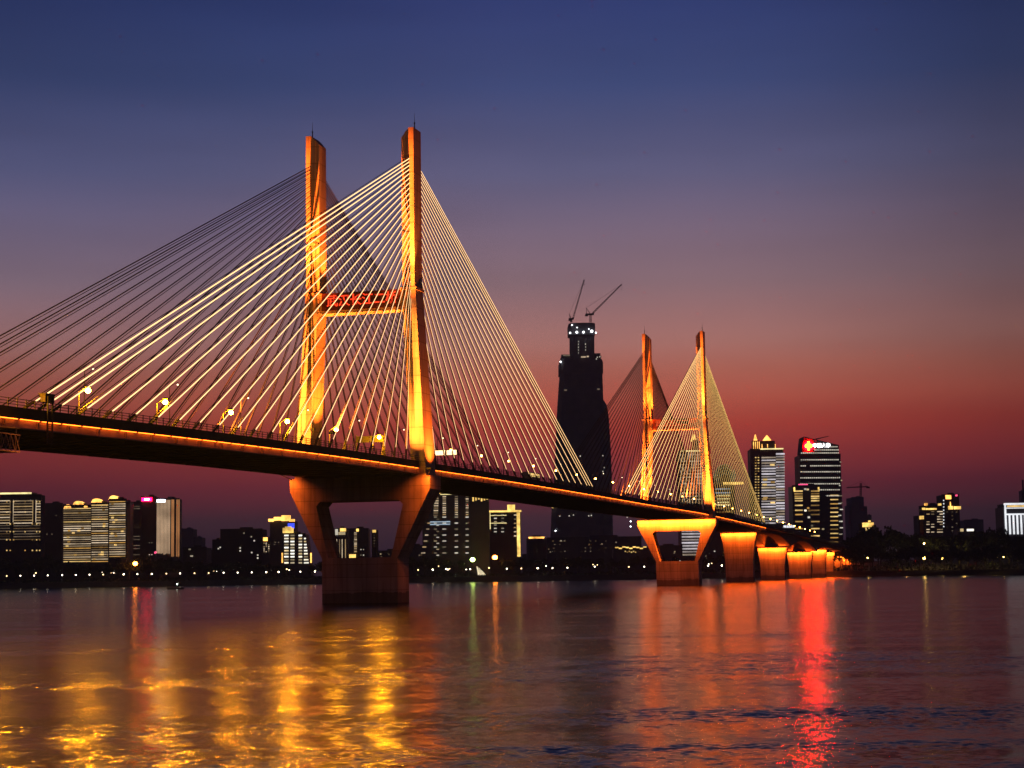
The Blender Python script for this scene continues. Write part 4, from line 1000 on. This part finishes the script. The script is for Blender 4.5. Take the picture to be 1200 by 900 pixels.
lt_ = [(-4,652),(8,649),(21,653),(33,650),(46,652),(58,648),(70,653),(81,655),(93,657),(104,660),(116,659),(128,657),(139,652),(151,654),(163,652),(174,650),(186,651),(198,650),(209,653),(221,657),(233,655),(244,657),(256,659),(268,655),(279,657),(291,658),(303,655),(314,658),(326,660),(337,661)]
for i, (x, y) in enumerate(lt_):
    tree(x, y+1, 40 + (i*31 % 26), 'dark tree on the left bank, %s from the left frame edge' % ORD[i], 'trees along the left bank', (i*2) % 5)
md = [(366,660),(378,657),(392,658),(404,656),(418,657),(431,654),(444,656),(457,655),(470,652),(484,651),(497,650),(510,652),(524,653),(540,654),(588,652),(600,652),(612,653),(625,652),(638,652),(651,653),(664,651),(677,652),(690,652),(703,651),(717,652),(730,652),(745,651),(760,650),(776,650),(792,650)]
for i, (x, y) in enumerate(md):
    tree(x, y+1, 46 + (i*29 % 24), 'dark tree on the middle bank behind the piers, %s from the left' % ORD[i], 'trees along the middle bank', (i*3) % 5)
m2 = [(832,648),(846,647),(860,645),(874,645),(888,644),(902,645),(916,644),(930,644),(944,643),(958,642),(972,640),(984,637)]
for i, (x, y) in enumerate(m2):
    tree(x, y, 60 + (i*29 % 24), 'dark tree behind the approach piers, %s from the left' % ORD[i], 'trees behind the approach piers', (i*3+2) % 5)
# undergrowth along the bank
ug = random.Random(21); m = MB()
for i in range(9000):
    X = ug.uniform(-520, 620); dd = ug.uniform(28, 36); Y_ = bank_y(X) + dd; hh = 2.6 + 1.6*math.sin(X*.09) + 1.0*math.sin(X*.31 + 1)
    if X > 235: hh += 2.5
    c = Vector((X, Y_, land_z(X, dd) + ug.random()*max(1.2, hh))); s_ = ug.uniform(.6, 1.3)
    nn = Vector((ug.gauss(0,1), ug.gauss(0,1), ug.gauss(0,1))).normalized(); a_ = nn.orthogonal().normalized()*s_; b_ = nn.cross(a_).normalized()*s_*.7
    m.add([c-a_-b_*.3, c+b_, c+a_-b_*.2, c-b_], [(0,1,2,3)])
tag(m.build('undergrowth', M['leaf']), kind='stuff')
# lamps under the right-hand trees
pk = None
for i, (x, y) in enumerate(((1017,653.5),(1062,654),(1083,653.6),(1104,653),(1129,653.2),(1167,652.8),(1176,652.5),(1083,637))):
    X = at(x, y, 1300).x; Yb = bank_y(X) + 33; p_ = at(x, y, Yb); zb = land_z(p_.x, 33); lab = 'yellow park lamp under the right bank trees, %s' % (['at the left end','second from the left','third from the left','fourth from the left','fifth from the left','sixth from the left','at the right end','the single high one'][i])
    t = empty('park_lamp', (p_.x, Yb, zb), lab, 'lamp', 'park lamps under the right bank trees'); h = p_.z - zb
    m = MB(); m.tube((0,0,0), (0,0,h-.6), .12, .08, 6); m.build('pole', M['steel'], t)
    m = MB(); r_ = (.6, 1.25, 1.3, 1.55, 1.3, 1.25, .5, .6)[i]; m.ball((0,0,h), r_*.85, r_*.85, r_*.95, n=10, k=6); m.build('lamp_globe', M['tree_lamp'], t)

# ------------------------------------------------------------------ the small boat with its boatman
p = at(205.5, 691.3, 1050); bo = empty('rowing_boat', (p.x, 1050, 0), 'small dark open boat on the river near the left bank', 'boat')
m = MB(); rings = []
for i in range(11):
    t = i/10; x = -5 + 10*t; wd = max(.06, .95*math.sin(math.pi*min(max(t,.02),.98))**.6); sh = .62 + .55*(2*t-1)**2
    rings.append([(x, -wd, sh), (x, -wd*.75, .12), (x, 0, -.18), (x, wd*.75, .12), (x, wd, sh), (x, wd*.86, sh), (x, 0, .12), (x, -wd*.86, sh)])
m.loft(rings); m.build('hull', M['hull'], bo)
m = MB()
for x in (-2.2, .4, 2.6): m.box(x-.18, x+.18, -.72, .72, .5, .56)
m.build('seat', M['hull'], bo)
m = MB(); m.tube((1.0,0,.1), (1.0,0,2.9), .05, .04, 5); m.build('lamp_mast', M['steel'], bo)
m = MB(); m.ball((1.0,0,3.05), .42, n=8, k=5); m.build('lamp', emis('boat_lamp_glass', (.8,1,.75), 14, False), bo)
def skin_person(name, loc, label):
    V = [((0,0,.0),.13),((0,0,.25),.15),((0,0,.48),.17),((0,0,.58),.07),((0,0,.74),.11),((0,0,.86),.07),
         ((-.2,0,.5),.07),((-.36,-.12,.26),.055),((-.3,-.32,.1),.045),((.2,0,.5),.07),((.36,-.12,.26),.055),((.3,-.32,.1),.045),
         ((-.1,-.02,-.04),.10),((-.16,-.42,.0),.08),((-.16,-.46,-.42),.055),((-.16,-.6,-.46),.05),((.1,-.02,-.04),.10),((.16,-.42,.0),.08),((.16,-.46,-.42),.055),((.16,-.6,-.46),.05)]
    E = [(0,1),(1,2),(2,3),(3,4),(4,5),(2,6),(6,7),(7,8),(2,9),(9,10),(10,11),(0,12),(12,13),(13,14),(14,15),(0,16),(16,17),(17,18),(18,19)]
    me = bpy.data.meshes.new(name); me.from_pydata([v for v, _ in V], E, []); o = link(name, me, None, loc)
    md_ = o.modifiers.new('skin', 'SKIN')
    for i, (_, r_) in enumerate(V): me.skin_vertices[0].data[i].radius = (r_, r_); me.skin_vertices[0].data[i].use_root = (i == 0)
    sb = o.modifiers.new('sub', 'SUBSURF'); sb.levels = 1; sb.render_levels = 1
    me.materials.append(M['cloth']); return tag(o, label, 'person')
skin_person('person', (p.x-2.2, 1050, .72), 'person in dark clothes sitting in the small boat')

# ------------------------------------------------------------------ dusk air over the river
hz = bpy.data.materials.new('dusk_haze'); hz.use_nodes = True; nt = hz.node_tree
nt.nodes.remove(nt.nodes['Principled BSDF']); pv = nt.nodes.new('ShaderNodeVolumePrincipled')
pv.inputs['Color'].default_value = (.70,.88,1,1); pv.inputs['Density'].default_value = HAZE; pv.inputs['Anisotropy'].default_value = .3
nt.links.new(pv.outputs[0], nt.nodes['Material Output'].inputs['Volume'])
m = MB(); m.box(-5200, 5200, -3000, 6800, -3.5, 620); tag(m.build('haze', hz), kind='stuff')

# ------------------------------------------------------------------ sky, sun, render settings
SUN_AZ, SUN_EL = 5.0, -3.0
wd_ = bpy.data.worlds.new('World'); SC.world = wd_; wd_.use_nodes = True; nt = wd_.node_tree; N = nt.nodes; L = nt.links
bg = N['Background']; out = N['World Output']
tc = N.new('ShaderNodeTexCoord'); sx = N.new('ShaderNodeSeparateXYZ'); L.new(tc.outputs['Generated'], sx.inputs[0])
el = mt('ARCSINE', sx.outputs['Z'])
az = mt('ARCTAN2', sx.outputs['X'], sx.outputs['Y'])
def s2l(c): return tuple(((x/255)/12.92 if x/255 <= .04045 else ((x/255+.055)/1.055)**2.4) for x in c)
# elevation (degrees) -> colour of the dusk sky in the west
EL = [(-3,(40.0,26.0,36.0)),(0,(47.7,32.0,44.0)),(1.0,(58.0,37.9,50.1)),(1.75,(75.3,45.9,55.7)),(2.75,(124.5,47.0,58.7)),(3.9,(173.9,62.2,58.7)),(4.65,(198.1,73.9,58.7)),(5.5,(204.3,98.0,78.8)),(6.4,(195.9,112.6,96.4)),(7.3,(185.9,125.7,118.1)),(9.2,(149.6,118.4,127.6)),(12.7,(99.7,98.4,133.8)),(15.5,(62.5,77.0,126.1)),(18.1,(46.1,61.3,115.1)),(25,(38.0,48.8,96.0)),(45,(28.0,34.0,70.0)),(90,(18.0,22.0,48.0))]
rp = N.new('ShaderNodeValToRGB'); cr = rp.color_ramp
posn = lambda e: math.sqrt(max(0, (e+3)/93))
while len(cr.elements) < len(EL): cr.elements.new(.5)
for e_, (e, c) in zip(cr.elements, EL): e_.position = posn(e)
for e_, (e, c) in zip(cr.elements, EL): e_.color = (*s2l(c), 1)
nm = mt('SQRT', mt('MAXIMUM', mt('DIVIDE', mt('ADD', mt('MULTIPLY', el, 180/math.pi), 3.0), 93.0), 0.0))
L.new(nm, rp.inputs[0])
AZR = [(-180,.30),(-90,.32),(-40,.46),(-16,.66),(-8,.84),(0,1.0),(6,1.0),(9,.93),(12,.77),(16,.54),(40,.42),(90,.32),(180,.30)]
ra = N.new('ShaderNodeValToRGB'); ca = ra.color_ramp; ca.interpolation = 'LINEAR'
while len(ca.elements) < len(AZR): ca.elements.new(.5)
for e_, (a, v_) in zip(ca.elements, AZR): e_.position = (a+180)/360
for e_, (a, v_) in zip(ca.elements, AZR): e_.color = (v_, v_, v_, 1)
L.new(mt('DIVIDE', mt('ADD', mt('MULTIPLY', az, 180/math.pi), 180.0), 360.0), ra.inputs[0])
mx = N.new('ShaderNodeMix'); mx.data_type = 'RGBA'; mx.blend_type = 'MULTIPLY'; mx.inputs[0].default_value = 1
eld = mt('MULTIPLY', el, 180/math.pi); azd = mt('MULTIPLY', az, 180/math.pi)
bump = mt('MULTIPLY', mt('MULTIPLY', mr(eld, 4.5, 9, 0, 1), mr(eld, 11, 16.5, 1, 0)), mr(azd, -15, -3, 1, 0))     # brighter, bluer middle sky to the south-west
mb_ = N.new('ShaderNodeMix'); mb_.data_type = 'RGBA'; L.new(bump, mb_.inputs[0]); L.new(ra.outputs[0], mb_.inputs[6]); mb_.inputs[7].default_value = (.80,.90,1.02,1)
L.new(rp.outputs[0], mx.inputs[6]); L.new(mb_.outputs[2], mx.inputs[7])
hn = N.new('ShaderNodeTexNoise'); hn.inputs['Scale'].default_value = 5; hn.inputs['Detail'].default_value = 4
hm = N.new('ShaderNodeMapping'); hm.inputs['Scale'].default_value = (1,1,7); L.new(tc.outputs['Generated'], hm.inputs['Vector']); L.new(hm.outputs[0], hn.inputs['Vector'])
hv = mr(hn.outputs['Fac'], .3, .7, .955, 1.045)      # thin uneven dusk haze
mx2 = N.new('ShaderNodeMix'); mx2.data_type = 'RGBA'; mx2.blend_type = 'MULTIPLY'; mx2.inputs[0].default_value = 1
L.new(mx.outputs[2], mx2.inputs[6]); cb = N.new('ShaderNodeCombineColor')
for k_ in range(3): L.new(hv, cb.inputs[k_])
L.new(cb.outputs[0], mx2.inputs[7]); L.new(mx2.outputs[2], bg.inputs['Color']); bg.inputs['Strength'].default_value = 1.0
sk = N.new('ShaderNodeTexSky'); sk.sky_type = 'NISHITA'; sk.sun_disc = False; sk.sun_elevation = R(SUN_EL); sk.sun_rotation = R(SUN_AZ); sk.air_density = 1.5; sk.dust_density = 3
b2 = N.new('ShaderNodeBackground'); L.new(sk.outputs[0], b2.inputs['Color']); b2.inputs['Strength'].default_value = .02
ad = N.new('ShaderNodeAddShader'); L.new(bg.outputs[0], ad.inputs[0]); L.new(b2.outputs[0], ad.inputs[1]); L.new(ad.outputs[0], out.inputs['Surface'])
sl = bpy.data.lights.new('sun', 'SUN'); sl.energy = .01; sl.angle = R(4); sl.color = (1,.5,.3)
so = link('sun', sl); so.rotation_euler = Vector((-math.sin(R(SUN_AZ)), -math.cos(R(SUN_AZ)), -.02)).to_track_quat('-Z', 'Y').to_euler()

SC.render.engine = 'CYCLES'
cy = SC.cycles
cy.use_denoising = True; cy.denoiser = 'OPENIMAGEDENOISE'; cy.denoising_input_passes = 'RGB_ALBEDO_NORMAL'
cy.max_bounces = 5; cy.diffuse_bounces = 2; cy.glossy_bounces = 3; cy.transmission_bounces = 2; cy.volume_bounces = 0
cy.sample_clamp_indirect = 6.0; cy.sample_clamp_direct = 0; cy.caustics_reflective = False; cy.caustics_refractive = False
cy.use_light_tree = True; cy.use_adaptive_sampling = False
vs_ = SC.view_settings; SC.display_settings.display_device = 'sRGB'
vs_.view_transform = 'Standard'; vs_.look = 'None'; vs_.exposure = 0; vs_.gamma = 1; vs_.use_curve_mapping = False
